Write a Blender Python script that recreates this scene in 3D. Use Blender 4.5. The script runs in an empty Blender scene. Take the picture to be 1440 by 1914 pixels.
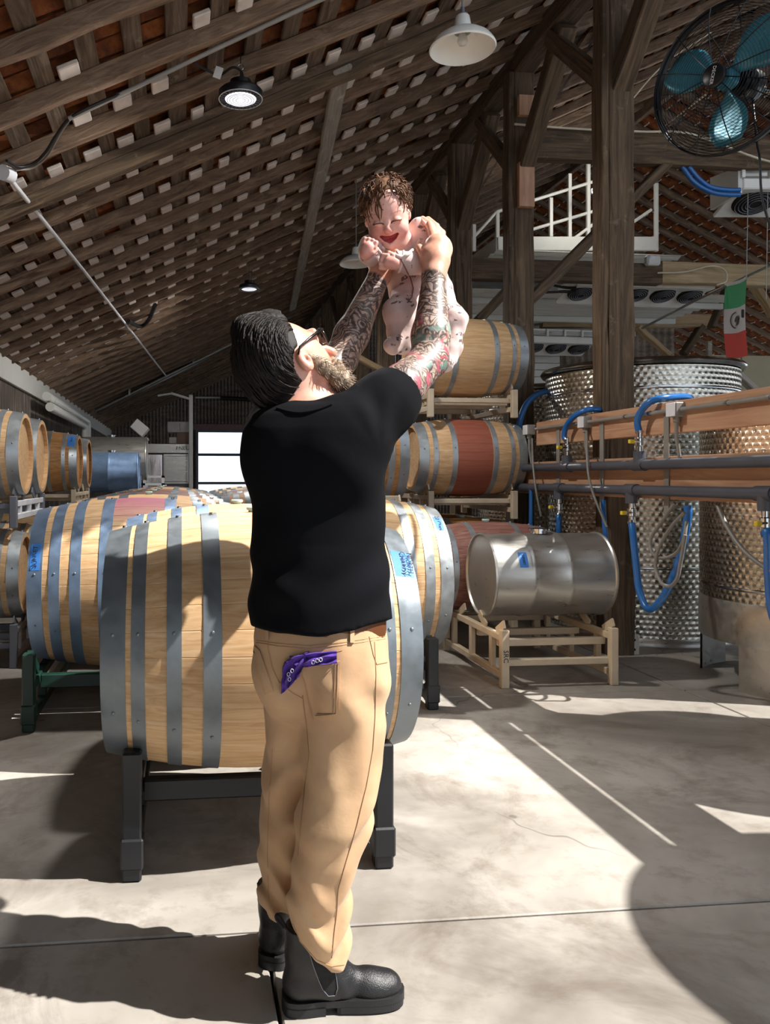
import bpy, bmesh, math, random
import numpy as np
from mathutils import Vector, Matrix
random.seed(7)
scene = bpy.context.scene
COL = scene.collection
PI = math.pi
# ------------------------------------------------------------------ camera
FPX, X0, Y0, CAMH = 1500.0, 500.0, 893.0, 1.30      # focal length and principal point in the 1440x1914 frame
YAW = math.atan(160 / 1500.0)                        # camera turned a little right of the barn's long axis
cs, sn = math.cos(YAW), math.sin(YAW)
cam_d = bpy.data.cameras.new('camera'); cam = bpy.data.objects.new('camera', cam_d); COL.objects.link(cam)
cam.location = (0, 0, CAMH); cam.rotation_euler = (PI / 2, 0, -YAW)
cam_d.sensor_fit = 'HORIZONTAL'; cam_d.sensor_width = 36.0; cam_d.lens = 36.0 * FPX / 1440
cam_d.shift_x = (720 - X0) / 1440; cam_d.shift_y = -(957 - Y0) / 1440
cam_d.clip_start = 0.05; cam_d.clip_end = 300
scene.camera = cam
# ------------------------------------------------------------------ light
w = bpy.data.worlds.new('sky'); scene.world = w; w.use_nodes = True
bgn = w.node_tree.nodes['Background']; bgn.inputs[0].default_value = (0.80, 0.89, 1.0, 1); bgn.inputs[1].default_value = 1.15
sun_d = bpy.data.lights.new('sun', 'SUN'); sun_d.energy = 7.0; sun_d.angle = 0.009; sun_d.color = (1.0, 0.965, 0.91)
sun = bpy.data.objects.new('sun', sun_d); COL.objects.link(sun)
SUNV = Vector((-0.78, 0.253, -1.0)).normalized()     # direction in which the sunlight travels
sun.rotation_euler = SUNV.to_track_quat('-Z', 'Y').to_euler(); sun.location = (12, -4, 14)
vs = scene.view_settings; vs.view_transform = 'Standard'; vs.look = 'None'; vs.gamma = 1; vs.use_curve_mapping = False
vs.exposure = 0.55
scene.cycles.max_bounces = 5; scene.cycles.diffuse_bounces = 3; scene.cycles.glossy_bounces = 3; scene.cycles.transmission_bounces = 2; scene.cycles.transparent_max_bounces = 6
scene.cycles.use_adaptive_sampling = True; scene.cycles.adaptive_threshold = 0.06
scene.cycles.sample_clamp_indirect = 6.0

# ------------------------------------------------------------------ helpers
def P(x, y, D):
    """world point seen at photo pixel (x, y) at distance D along the view axis"""
    r = (x - X0) / FPX * D; z = (Y0 - y) / FPX * D
    return Vector((r * cs + D * sn, -r * sn + D * cs, CAMH + z))
def PF(x, y): return P(x, y, FPX * CAMH / (y - Y0))             # point on the floor
def PX(x, y, X):                                                  # point on the plane X = const
    d = P(x, y, 1.0) - Vector((0, 0, CAMH)); return Vector((0, 0, CAMH)) + d * (X / d.x)
def PY(x, y, Y):
    d = P(x, y, 1.0) - Vector((0, 0, CAMH)); return Vector((0, 0, CAMH)) + d * (Y / d.y)
def lin(h):
    h = h.lstrip('#'); v = [int(h[i:i + 2], 16) / 255 for i in (0, 2, 4)]
    return tuple(c / 12.92 if c < .04045 else ((c + .055) / 1.055) ** 2.4 for c in v) + (1,)

class MB:
    """collects geometry for ONE mesh"""
    def __init__(s): s.v = []; s.f = []
    def add(s, vs_, fs_):
        o = len(s.v); s.v += [tuple(p) for p in vs_]; s.f += [tuple(i + o for i in f) for f in fs_]; return s
    def box(s, c, size, M=None, ch=0.0):
        h = [d / 2 for d in size]; c = Vector(c); ch = min(ch, min(h) * .9)
        def tr(p):
            p = Vector(p)
            return c + (M @ p if M is not None else p)
        if ch <= 0:
            vs_ = [tr((sx * h[0], sy * h[1], sz * h[2])) for sx in (-1, 1) for sy in (-1, 1) for sz in (-1, 1)]
            return s.add(vs_, [(0, 1, 3, 2), (4, 6, 7, 5), (0, 4, 5, 1), (2, 3, 7, 6), (0, 2, 6, 4), (1, 5, 7, 3)])
        vs_ = []; ix = {}
        for sx in (-1, 1):
            for sy in (-1, 1):
                for sz in (-1, 1):
                    for k in range(3):
                        sg = (sx, sy, sz)
                        ix[sg + (k,)] = len(vs_)
                        vs_.append(tr([sg[i] * (h[i] - (0 if i == k else ch)) for i in range(3)]))
        fs_ = []
        for k in range(3):
            l, m = (k + 1) % 3, (k + 2) % 3
            for sk in (-1, 1):
                q = []
                for (a, b) in ((-1, -1), (1, -1), (1, 1), (-1, 1)):
                    g = [0, 0, 0]; g[k] = sk; g[l] = a; g[m] = b; q.append(ix[tuple(g) + (k,)])
                fs_.append(q if sk > 0 else q[::-1])
        for m in range(3):
            k, l = (m + 1) % 3, (m + 2) % 3
            for sk in (-1, 1):
                for sl in (-1, 1):
                    g = [0, 0, 0]; g[k] = sk; g[l] = sl; g[m] = -1; a = tuple(g); g[m] = 1; b = tuple(g)
                    q = [ix[a + (k,)], ix[a + (l,)], ix[b + (l,)], ix[b + (k,)]]
                    fs_.append(q if sk * sl < 0 else q[::-1])
        for sx in (-1, 1):
            for sy in (-1, 1):
                for sz in (-1, 1):
                    q = [ix[(sx, sy, sz, k)] for k in range(3)]
                    fs_.append(q if sx * sy * sz > 0 else q[::-1])
        return s.add(vs_, fs_)
    def beam(s, a, b, wd, ht, up=(0, 0, 1), ch=0.0):
        a = Vector(a); b = Vector(b); return s.box((a + b) / 2, ((b - a).length, wd, ht), frame(a, b, up), ch)
    def tube(s, path, r, n=10, caps=True, closed=False):
        path = [Vector(p) for p in path]; m = len(path)
        rr = r if isinstance(r, (list, tuple)) else [r] * m
        vs_ = []; prev = None
        for i, p in enumerate(path):
            if closed: t = (path[(i + 1) % m] - path[i - 1])
            else: t = path[min(i + 1, m - 1)] - path[max(i - 1, 0)]
            t.normalize()
            if prev is None:
                q = Vector((0, 0, 1)) if abs(t.z) < .9 else Vector((1, 0, 0)); u = t.cross(q).normalized()
            else:
                u = prev - t * prev.dot(t)
                u = u.normalized() if u.length > 1e-6 else t.orthogonal().normalized()
            prev = u; v = t.cross(u)
            for k in range(n):
                a = 2 * PI * k / n; vs_.append(p + (u * math.cos(a) + v * math.sin(a)) * rr[i])
        fs_ = []
        for i in range(m if closed else m - 1):
            j = (i + 1) % m
            for k in range(n):
                k2 = (k + 1) % n; fs_.append((i * n + k, i * n + k2, j * n + k2, j * n + k))
        if caps and not closed: fs_ += [tuple(range(n))[::-1], tuple((m - 1) * n + k for k in range(n))]
        return s.add(vs_, fs_)
    def lathe(s, prof, n=32, M=None, a0=0.0, a1=2 * PI):
        """prof = [(radius, height)] turned about local Z"""
        full = abs(a1 - a0 - 2 * PI) < 1e-6; cnt = n if full else n + 1; vs_ = []
        for k in range(cnt):
            a = a0 + (a1 - a0) * k / n
            for (r, z) in prof:
                p = Vector((r * math.cos(a), r * math.sin(a), z)); vs_.append(M @ p if M is not None else p)
        m = len(prof); fs_ = []
        for k in range(n):
            k2 = (k + 1) % cnt
            for i in range(m - 1): fs_.append((k * m + i, k2 * m + i, k2 * m + i + 1, k * m + i + 1))
        return s.add(vs_, fs_)
    def prism(s, poly, t, M=None):
        """2-D outline in local XY extruded by t along local Z (centred)"""
        n = len(poly); vs_ = [Vector((x, y, -t / 2)) for x, y in poly] + [Vector((x, y, t / 2)) for x, y in poly]
        if M is not None: vs_ = [M @ v for v in vs_]
        return s.add(vs_, [tuple(range(n))[::-1], tuple(range(n, 2 * n))] + [(i, (i + 1) % n, n + (i + 1) % n, n + i) for i in range(n)])
    def mesh(s, name, mat=None, smooth=None, recalc=False):
        me = bpy.data.meshes.new(name); me.from_pydata(s.v, [], s.f)
        if recalc:
            bm = bmesh.new(); bm.from_mesh(me); bmesh.ops.recalc_face_normals(bm, faces=bm.faces[:]); bm.to_mesh(me); bm.free()
        if mat: me.materials.append(mat)
        if smooth is not None:
            me.shade_smooth()
            if smooth < 180: me.set_sharp_from_angle(angle=math.radians(smooth))
        me.update(); return me
    def obj(s, name, mat, parent=None, smooth=None, loc=None, M=None, recalc=False):
        return link(name, s.mesh(name, mat, smooth, recalc), parent, loc, M)
def frame(a, b, up=(0, 0, 1)):
    x = (Vector(b) - Vector(a)).normalized(); up = Vector(up)
    y = up.cross(x)
    if y.length < 1e-4: y = Vector((0, 1, 0)).cross(x)
    y.normalize(); z = x.cross(y)
    return Matrix((x, y, z)).transposed()
def link(name, me, parent=None, loc=None, M=None):
    o = bpy.data.objects.new(name, me); COL.objects.link(o)
    if M is not None: o.matrix_world = M
    if loc is not None: o.location = loc
    if parent is not None: o.parent = parent
    return o
def tag(o, label, cat, group=None):
    o['label'] = label; o['category'] = cat
    if group: o['group'] = group
    return o
def thing(name, label, cat, loc=(0, 0, 0), rz=0.0, group=None):
    o = link(name, None); o.location = loc; o.rotation_euler = (0, 0, rz); o.empty_display_size = .1
    return tag(o, label, cat, group)
def struct(o): o['kind'] = 'structure'; return o
def dup(root, loc, rz, label=None, group=None):
    r = root.copy(); COL.objects.link(r); r.location = loc; r.rotation_euler = (0, 0, rz)
    if label: r['label'] = label
    if group: r['group'] = group
    for ch in list(root.children):
        c = ch.copy(); COL.objects.link(c); c.parent = r
        for g in list(ch.children):
            d = g.copy(); COL.objects.link(d); d.parent = c
    return r
def beam_obj(name, a, b, wd, ht, mat, parent=None, up=(0, 0, 1), ch=.008, wob=0.0):
    """timber with its grain along local X"""
    a = Vector(a); b = Vector(b); L = (b - a).length; mb = MB()
    if wob <= 0: mb.box((0, 0, 0), (L, wd, ht), None, ch)
    else:                                     # hewn timber: a little uneven along its length
        n = max(4, int(L / .3)); rnd = random.Random(int(L * 1000) + int(a.x * 77) + int(a.y * 131)); vs_ = []
        for i in range(n + 1):
            x = -L / 2 + L * i / n; dy, dz = rnd.uniform(-wob, wob), rnd.uniform(-wob, wob)
            sy = wd / 2 + rnd.uniform(-wob, wob) * .6; sz = ht / 2 + rnd.uniform(-wob, wob) * .6; c = min(ch, sy * .5)
            for (y, z) in ((-1, -1), (1, -1), (1, 1), (-1, 1)):
                for q in (0, 1):
                    first = (q == 0) == (y * z > 0)
                    vs_.append((x, dy + y * (sy - (0 if first else c)), dz + z * (sz - (c if first else 0))))
        fs_ = []
        for i in range(n):
            for k in range(8): fs_.append((i * 8 + k, i * 8 + (k + 1) % 8, (i + 1) * 8 + (k + 1) % 8, (i + 1) * 8 + k))
        fs_ += [tuple(range(8))[::-1], tuple(n * 8 + k for k in range(8))]
        mb.add(vs_, fs_)
    M = frame(a, b, up).to_4x4(); M.translation = (a + b) / 2
    return mb.obj(name, mat, parent, smooth=35 if wob else None, M=M, recalc=wob > 0)
def bez(pts, n=12):
    """smooth path through points (Catmull-Rom)"""
    pts = [Vector(p) for p in pts]; q = [pts[0] * 2 - pts[1]] + pts + [pts[-1] * 2 - pts[-2]]; out = []
    for i in range(1, len(q) - 2):
        p0, p1, p2, p3 = q[i - 1:i + 3]
        for k in range(n):
            t = k / n
            out.append(.5 * ((2 * p1) + (p2 - p0) * t + (2 * p0 - 5 * p1 + 4 * p2 - p3) * t * t + (3 * p1 - p0 - 3 * p2 + p3) * t ** 3))
    out.append(pts[-1]); return out
def text_mesh(name, s, size, mat, parent=None, M=None, depth=.0008, align='CENTER'):
    cu = bpy.data.curves.new(name, 'FONT'); cu.body = s; cu.size = size; cu.extrude = depth; cu.align_x = align; cu.align_y = 'CENTER'
    cu.resolution_u = 2
    t = bpy.data.objects.new(name + '_tmp', cu); COL.objects.link(t)
    dg = bpy.context.evaluated_depsgraph_get(); me = bpy.data.meshes.new_from_object(t.evaluated_get(dg))
    bpy.data.objects.remove(t); bpy.data.curves.remove(cu); me.materials.clear(); me.materials.append(mat)
    return link(name, me, parent, M=M)

# ------------------------------------------------------------------ materials
class NT:
    def __init__(s, name):
        s.m = bpy.data.materials.new(name); s.m.use_nodes = True; s.t = s.m.node_tree; s.b = s.t.nodes['Principled BSDF']
        s.co = None
    def n(s, typ, **kw):
        nd = s.t.nodes.new('ShaderNode' + typ)
        for k, v in kw.items():
            if k in ('op', 'operation'): nd.operation = v
            elif hasattr(nd, k) and not k[0].isupper(): setattr(nd, k, v)
        return nd
    def l(s, a, b): s.t.links.new(a, b)
    def inp(s, nd, i, v):
        if hasattr(v, 'is_linked') or hasattr(v, 'links'): s.l(v, nd.inputs[i])
        else: nd.inputs[i].default_value = v
    def coord(s, scale=(1, 1, 1), rnd=False, rot=(0, 0, 0)):
        tc = s.n('TexCoord'); mp = s.n('Mapping'); s.l(tc.outputs['Object'], mp.inputs[0]); mp.inputs['Scale'].default_value = scale
        mp.inputs['Rotation'].default_value = rot
        if rnd:
            oi = s.n('ObjectInfo'); ml = s.n('Math', op='MULTIPLY'); s.l(oi.outputs['Random'], ml.inputs[0]); ml.inputs[1].default_value = 37.0
            s.l(ml.outputs[0], mp.inputs['Location'])
        return mp.outputs[0]
    def noise(s, co, scale=5, detail=4, rough=.55, dist=0.0):
        nd = s.n('TexNoise'); s.l(co, nd.inputs['Vector']); nd.inputs['Scale'].default_value = scale; nd.inputs['Detail'].default_value = detail
        nd.inputs['Roughness'].default_value = rough; nd.inputs['Distortion'].default_value = dist; return nd.outputs['Fac']
    def ramp(s, fac, stops):
        nd = s.n('ValToRGB'); s.l(fac, nd.inputs[0]); e = nd.color_ramp.elements
        while len(e) < len(stops): e.new(0.5)
        for i, (p, c) in enumerate(stops): e[i].position = p; e[i].color = lin(c) if isinstance(c, str) else ((c, c, c, 1) if isinstance(c, (int, float)) else c)
        return nd.outputs[0]
    def mix(s, fac, a, b, mode='MIX'):
        nd = s.n('MixRGB', blend_type=mode); s.inp(nd, 0, fac)
        for i, v in ((1, a), (2, b)):
            if isinstance(v, str): v = lin(v)
            s.inp(nd, i, v)
        return nd.outputs[0]
    def math(s, op, a, b=0.0, c=None):
        nd = s.n('Math', op=op); s.inp(nd, 0, a); s.inp(nd, 1, b)
        if c is not None: s.inp(nd, 2, c)
        return nd.outputs[0]
    def bump(s, h, strength=.3, dist=.01, prev=None):
        nd = s.n('Bump'); s.l(h, nd.inputs['Height']); nd.inputs['Strength'].default_value = strength; nd.inputs['Distance'].default_value = dist
        if prev is not None: s.l(prev, nd.inputs['Normal'])
        return nd.outputs[0]
    def set(s, col=None, rough=None, metal=None, nrm=None, **kw):
        b = s.b
        for k, v in (('Base Color', col), ('Roughness', rough), ('Metallic', metal), ('Normal', nrm)):
            if v is None: continue
            if isinstance(v, str): v = lin(v)
            s.inp(b, k, v)
        for k, v in kw.items(): b.inputs[k.replace('_', ' ')].default_value = v
        return s.m
def paint(name, col, rough=.5, metal=0.0, var=.12, bump=.05, scale=6.0, **kw):
    t = NT(name); co = t.coord((1, 1, 1), rnd=True); f = t.noise(co, scale, 5)
    c = lin(col); d = tuple(x * (1 - var) for x in c[:3]) + (1,); u = tuple(min(1, x * (1 + var)) for x in c[:3]) + (1,)
    colr = t.ramp(f, [(.3, d), (.7, u)]); f2 = t.noise(co, scale * 12, 3)
    t.set(colr, t.ramp(f, [(.3, max(.02, rough - .08)), (.7, min(1, rough + .08))]), metal, t.bump(f2, bump, .004), **kw)
    return t.m
def wood(name, c0, c1, c2, rough=.7, gs=(2.2, 26, 26), bump=.35, rnd=True, dist=.012, spots=0.0, spotcol='#d8d0c0', objvar=.25):
    """grain along local X; colour varies from piece to piece"""
    t = NT(name); co = t.coord(gs, rnd=rnd); f = t.noise(co, 1.0, 4, .62, 1.2); col = t.ramp(f, [(.28, c0), (.5, c1), (.74, c2)])
    co2 = t.coord((1, 1, 1), rnd=rnd); g = t.noise(co2, 3.2, 4)
    col = t.mix(t.math('MULTIPLY', g, .55), col, c0)
    oi = t.n('ObjectInfo'); hv = t.n('HueSaturation'); t.l(col, hv.inputs['Color'])
    t.l(t.math('MULTIPLY_ADD', oi.outputs['Random'], objvar, 1 - objvar / 2), hv.inputs['Value']); col = hv.outputs[0]
    if spots > 0:
        sp = t.ramp(t.noise(co2, 7, 4, .7), [(.62, 0.0), (.70, 1.0)]); col = t.mix(t.math('MULTIPLY', sp, spots), col, spotcol)
    return t.set(col, rough, 0, t.bump(f, bump, dist))
def metal(name, col, rough=.35, brushed=(1, 1, 1), var=.15, bump=.06, scale=8, mt=1.0):
    t = NT(name); co = t.coord(brushed, rnd=True); f = t.noise(co, scale, 4, .6); c = lin(col)
    colr = t.ramp(f, [(.3, tuple(x * (1 - var) for x in c[:3]) + (1,)), (.7, tuple(min(1, x * (1 + var)) for x in c[:3]) + (1,))])
    return t.set(colr, t.ramp(f, [(.3, max(.04, rough - .1)), (.75, rough + .12)]), mt, t.bump(f, bump, .003))
MT = {}
MT['timber'] = wood('old_timber', '#32271d', '#5f4d3a', '#846d54', .85, (1.6, 22, 22), .6, spots=.25, spotcol='#9a8b78')
MT['rafter'] = wood('rafter_timber', '#4f3f33', '#836b57', '#a58b74', .9, (3.0, 18, 18), .7, dist=.02, spots=.45, spotcol='#a08c78')
MT['batten'] = wood('batten_board', '#3a2e25', '#665444', '#8f7f6d', .9, (1.5, 20, 20), .7, spots=.5, spotcol='#8f8678')
MT['fir'] = wood('new_fir_board', '#a2745a', '#c29877', '#d4b394', .55, (1.3, 16, 16), .15, objvar=.1)
MT['greyplank'] = wood('grey_plank', '#7a7268', '#9b9388', '#b9b1a5', .85, (1.5, 20, 20), .5, spots=.5)
MT['wallplank'] = wood('weathered_wall_plank', '#3b332d', '#6e6359', '#a2968a', .9, (1.2, 14, 14), .6, objvar=.5)
MT['beamlight'] = wood('pale_beam', '#8a7355', '#b39a76', '#cdb793', .75, (1.4, 18, 18), .4)
def oak(name, stain=None, c=('#b58a5c', '#d3ad80', '#e2c5a0')):
    t = NT(name); co = t.coord((3.5, 42, 42), rnd=True); f = t.noise(co, 1.0, 5, .62, 1.0); col = t.ramp(f, [(.25, c[0]), (.5, c[1]), (.72, c[2])])
    co2 = t.coord((1, 1, 1), rnd=True); g = t.noise(co2, 5, 5); col = t.mix(t.math('MULTIPLY', g, .35), col, c[0])
    oi = t.n('ObjectInfo'); hv = t.n('HueSaturation'); t.l(col, hv.inputs['Color'])
    t.l(t.math('MULTIPLY_ADD', oi.outputs['Random'], .2, .9), hv.inputs['Value']); col = hv.outputs[0]
    k = t.ramp(t.noise(t.coord((1.4, 9, 9), rnd=True), 1.6, 4, .7, .6), [(.66, 0.0), (.73, 1.0)]); col = t.mix(t.math('MULTIPLY', k, .35), col, '#8a5a30')
    tc = t.n('TexCoord'); sp = t.n('SeparateXYZ'); t.l(tc.outputs['Object'], sp.inputs[0])
    if stain == 'band':                               # middle of the barrel painted with wine
        m = t.math('LESS_THAN', t.math('ABSOLUTE', sp.outputs['X']), .150); col = t.mix(t.math('MULTIPLY', m, .88), col, t.mix(f, '#7c3328', '#a24a3a'))
    if stain == 'bung':                               # wine spilled round the bung: only on the top staves
        m = t.math('LESS_THAN', t.math('ABSOLUTE', sp.outputs['X']), .205); gm = t.n('NewGeometry'); sz = t.n('SeparateXYZ'); t.l(gm.outputs['Position'], sz.inputs[0])
        zz = t.ramp(t.math('ADD', t.math('MULTIPLY', t.noise(gm.outputs['Position'], 6, 3), .12), sz.outputs['Z']), [(0.0, 0.0), (1.0, 1.0)]); zz = t.n('MapRange'); t.l(t.math('ADD', t.math('MULTIPLY', t.noise(gm.outputs['Position'], 6, 3), .10), sz.outputs['Z']), zz.inputs[0]); zz.inputs[1].default_value = 1.08; zz.inputs[2].default_value = 1.22
        col = t.mix(t.math('MULTIPLY', m, t.math('MULTIPLY', zz.outputs[0], .75)), col, '#a8437c')
    return t.set(col, .62, 0, t.bump(f, .12, .004))
MT['oak'] = oak('toasted_oak'); MT['oak_band'] = oak('oak_with_wine_band', 'band'); MT['oak_bung'] = oak('oak_with_wine_stain', 'bung')
MT['oak_dark'] = oak('aged_oak', None, ('#8a5c30', '#b98650', '#cfa06c'))
MT['oak_red'] = oak('wine_soaked_oak', None, ('#6b4034', '#95655a', '#b78a78'))
MT['galv'] = metal('galvanised_hoop', '#a3a9ad', .40, (1, 1, 1), .14, .1, 14, .6)
MT['hoop_dark'] = metal('dark_hoop_steel', '#7d858b', .42, (1, 1, 1), .14, .1, 14, .55)
MT['hoop_blue'] = metal('bluish_hoop_steel', '#7f95b2', .42, (1, 1, 1), .14, .1, 14, .55)
MT['steel'] = metal('stainless_steel', '#b5b2ac', .36, (1, 6, 6), .08, .05, 5, .8)
MT['chrome'] = metal('chrome_fitting', '#c2c4c6', .15)
MT['black'] = paint('black_rack_paint', '#15161a', .42, .0, .2)
MT['green'] = paint('green_rack_paint', '#0b2c23', .4, .0, .2)
MT['cream'] = paint('cream_rack_paint', '#c3b299', .55, .0, .14, .15)
MT['rackgrey'] = paint('grey_rack_paint', '#6e7079', .5, .1, .15)
MT['rackwhite'] = paint('white_rack_paint', '#d9dade', .5, .0, .1)
MT['white'] = paint('white_enamel', '#e9e8e2', .35, .0, .04)
MT['pvc'] = paint('grey_pvc_pipe', '#4c4f58', .38, .0, .1)
MT['conduit'] = metal('galvanised_conduit', '#9b9a97', .4)
MT['conduit_p'] = paint('grey_conduit', '#88847e', .5)
MT['hose'] = paint('blue_hose', '#1c62a8', .35, .0, .08, Coat_Weight=.3)
MT['hoseg'] = paint('grey_hose', '#7b7872', .45)
MT['cable'] = paint('black_cable', '#18171a', .5)
MT['cablew'] = paint('pale_cable', '#cfc5ae', .5)
MT['tape'] = paint('blue_tape', '#3d7fd0', .6, .0, .06)
MT['ink'] = paint('black_ink', '#14141a', .7)
MT['panel'] = paint('beige_panel', '#aaa184', .6, .0, .05)
MT['whitepanel'] = paint('white_panel', '#d2d2cd', .5, .0, .04)
MT['card'] = paint('cardboard', '#8d7263', .8); MT['cardw'] = paint('white_carton', '#d2ccc8', .7)
MT['bung'] = paint('silicone_bung', '#b8cfc9', .5)
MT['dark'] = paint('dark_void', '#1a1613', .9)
MT['yellow'] = paint('yellow_handle', '#e4c531', .5); MT['redp'] = paint('red_handle', '#b8272a', .5)
MT['mortar'] = paint('pale_mortar', '#d9cfc8', .85, .0, .15, .4, 9)
MT['blackpl'] = paint('black_plastic', '#101013', .35)
def tile_mat():
    t = NT('terracotta_tile'); co = t.coord((1, 1, 1), rnd=True); f = t.noise(co, 9, 6, .65); oi = t.n('ObjectInfo')
    a = t.ramp(f, [(.3, '#3a2015'), (.52, '#784120'), (.75, '#9c6430')]); hv = t.n('HueSaturation'); t.l(a, hv.inputs['Color'])
    t.l(t.math('MULTIPLY_ADD', oi.outputs['Random'], .7, .6), hv.inputs['Value'])
    return t.set(hv.outputs[0], .9, 0, t.bump(f, .4, .01))
MT['tile'] = tile_mat()
def swirl_mat(name, cell=.05, R=.7, col='#c6c6c4', warm='#cfc6b0'):
    """engine-turned (jewelled) stainless sheet: overlapping polished discs on the cylinder"""
    t = NT(name); tc = t.n('TexCoord'); sp = t.n('SeparateXYZ'); t.l(tc.outputs['Object'], sp.inputs[0])
    ang = t.math('ARCTAN2', sp.outputs['Y'], sp.outputs['X']); u = t.math('MULTIPLY', ang, R / cell); v = t.math('DIVIDE', sp.outputs['Z'], cell * .8)
    row = t.math('FLOOR', v); u2 = t.math('ADD', u, t.math('MULTIPLY', t.math('MODULO', t.math('ABSOLUTE', row), 2.0), .5))
    fu = t.math('SUBTRACT', t.math('FRACT', u2), .5); fv = t.math('SUBTRACT', t.math('FRACT', v), .5)
    d = t.math('SQRT', t.math('ADD', t.math('MULTIPLY', fu, fu), t.math('MULTIPLY', fv, fv)))
    h = t.math('SUBTRACT', 1.0, t.math('MULTIPLY', d, 1.3)); h2 = t.math('ADD', h, t.math('MULTIPLY', t.math('SINE', t.math('MULTIPLY', d, 40.0)), .02))
    f = t.noise(t.coord((1, 1, 1)), 2.5, 4); c = t.mix(f, col, warm)
    return t.set(c, t.ramp(d, [(0.1, .16), (.6, .34)]), 1.0, t.bump(h2, .55, .012))
MT['swirl'] = swirl_mat('engine_turned_steel'); MT['swirl_s'] = swirl_mat('engine_turned_steel_small', .045, .62)
def concrete():
    t = NT('polished_concrete'); tc = t.n('TexCoord'); gm = t.n('NewGeometry'); co = gm.outputs['Position']
    f = t.noise(co, .9, 5, .62, .6); g = t.noise(co, 5.5, 5, .7); h = t.noise(co, 60, 4)
    col = t.ramp(f, [(.30, '#736d66'), (.48, '#969088'), (.66, '#b4aea6')])
    col = t.mix(t.math('MULTIPLY', t.ramp(g, [(.52, 0.0), (.66, 1.0)]), .5), col, '#7d7468')
    col = t.mix(t.math('MULTIPLY', t.ramp(t.noise(co, 1.5, 6, .72, 1.5), [(.52, 0.0), (.68, 1.0)]), .5), col, '#5b4d42')
    vo = t.n('TexVoronoi', feature='DISTANCE_TO_EDGE'); wv = t.n('MixRGB', blend_type='ADD'); wv.inputs[0].default_value = .35
    t.l(co, wv.inputs[1]); nt = t.n('TexNoise'); t.l(co, nt.inputs['Vector']); nt.inputs['Scale'].default_value = 3; t.l(nt.outputs['Color'], wv.inputs[2])
    t.l(wv.outputs[0], vo.inputs['Vector']); vo.inputs['Scale'].default_value = .55
    ck = t.ramp(vo.outputs['Distance'], [(.0, 1.0), (.0035, 0.0)]); ck = t.math('MULTIPLY', ck, t.ramp(t.noise(co, .8, 2), [(.5, 0.0), (.58, 1.0)]))
    col = t.mix(t.math('MULTIPLY', ck, .6), col, '#453c34')
    vp = t.n('TexVoronoi'); t.l(co, vp.inputs['Vector']); vp.inputs['Scale'].default_value = 2.1
    sp = t.math('MULTIPLY', t.ramp(vp.outputs['Distance'], [(.03, 1.0), (.045, 0.0)]), .55); col = t.mix(sp, col, '#4d4640')
    return t.set(col, t.ramp(f, [(.3, .42), (.7, .62)]), 0, t.bump(t.math('ADD', h, t.math('MULTIPLY', g, 2.0)), .12, .004))
MT['concrete'] = concrete()
MT['corr'] = wood('weathered_corrugated_sheet', '#574b42', '#877a6d', '#a89b8d', .75, (1.0, 9, 9), .2, spots=.3)
MT['glass'] = paint('window_glass', '#ffffff', .05); MT['glass'].node_tree.nodes['Principled BSDF'].inputs['Transmission Weight'].default_value = 1.0
def emis(name, col, st):
    t = NT(name); t.set(col, .4); t.b.inputs['Emission Color'].default_value = lin(col); t.b.inputs['Emission Strength'].default_value = st; return t.m
MT['lens'] = emis('led_lens', '#f4f6ff', .8)
# ================================================================== the barn
XL, XR, YF, YB = -2.28, 17.0, 3.45, 26.0            # left wall, right eave, open front edge of the roof, back wall
TP = 0.46; PHI = math.atan(TP); XRIDGE = 7.4
def RZ(X): return 3.835 + TP * X                      # underside of the left-hand rafters
ZR = RZ(XRIDGE)
def RZ2(X): return ZR - TP * (X - XRIDGE)
UL = Vector((math.cos(PHI), 0, math.sin(PHI))); NL = Vector((-math.sin(PHI), 0, math.cos(PHI)))
UR = Vector((math.cos(PHI), 0, -math.sin(PHI))); NR = Vector((math.sin(PHI), 0, math.cos(PHI)))
# floor: slabs with open joints over a dark bed
floor = struct(link('floor', None))
MB().box((4, 9, -.16), (26, 36, .08)).obj('slab_bed', MT['dark'], floor)
ys = [-9, -4.5, -.9, 2.29, 4.62, 7.0, 9.4, 11.8, 14.2, 16.6, 19, 21.4, 23.8, 26.6]
for i in range(len(ys) - 1):
    xs = [-9, -4.2, .235, 3.9, 9, 17] if i < 3 else [-9, -2.3, .4, 3.06, 6.2, 10, 17]
    for j in range(len(xs) - 1):
        g = .0055
        MB().box(((xs[j] + xs[j + 1]) / 2, (ys[i] + ys[i + 1]) / 2, -.06), (xs[j + 1] - xs[j] - 2 * g, ys[i + 1] - ys[i] - 2 * g, .12), None, .004).obj('concrete_slab', MT['concrete'], floor)
# ceiling: rafters, battens, tiles, mortar and an outer skin
ceil = struct(link('ceiling', None))
RY = [3.62 + .61 * k for k in range(37)]
Lr = (XRIDGE - XL + .12) / math.cos(PHI)
n_raft = 0
for k, y in enumerate(RY):
    dj = random.uniform(-.012, .012)
    a = Vector((XL - .1, y + dj, RZ(XL - .1))) + NL * .0575; b = Vector((XRIDGE, y, ZR)) + NL * .0575
    beam_obj('rafter', a, b, .072, .115 + random.uniform(-.006, .006), MT['rafter'], ceil, up=NL, ch=.006, wob=.006)
    a = Vector((XRIDGE, y, ZR)) + NR * .06; b = Vector((XR, y, RZ2(XR))) + NR * .06
    if k > 2: beam_obj('rafter', a, b, .085, .12, MT['rafter'], ceil, up=NR, ch=.006)
nb = 38
for i in range(nb):
    s0 = .02 + i * .279; p = Vector((XL, 0, RZ(XL))) + UL * s0 + NL * .127
    beam_obj('batten', (p.x, YF - .05, p.z), (p.x, YB, p.z), .135 + random.uniform(-.02, .015), .022, MT['batten'], ceil, up=NL, ch=.003)
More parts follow.
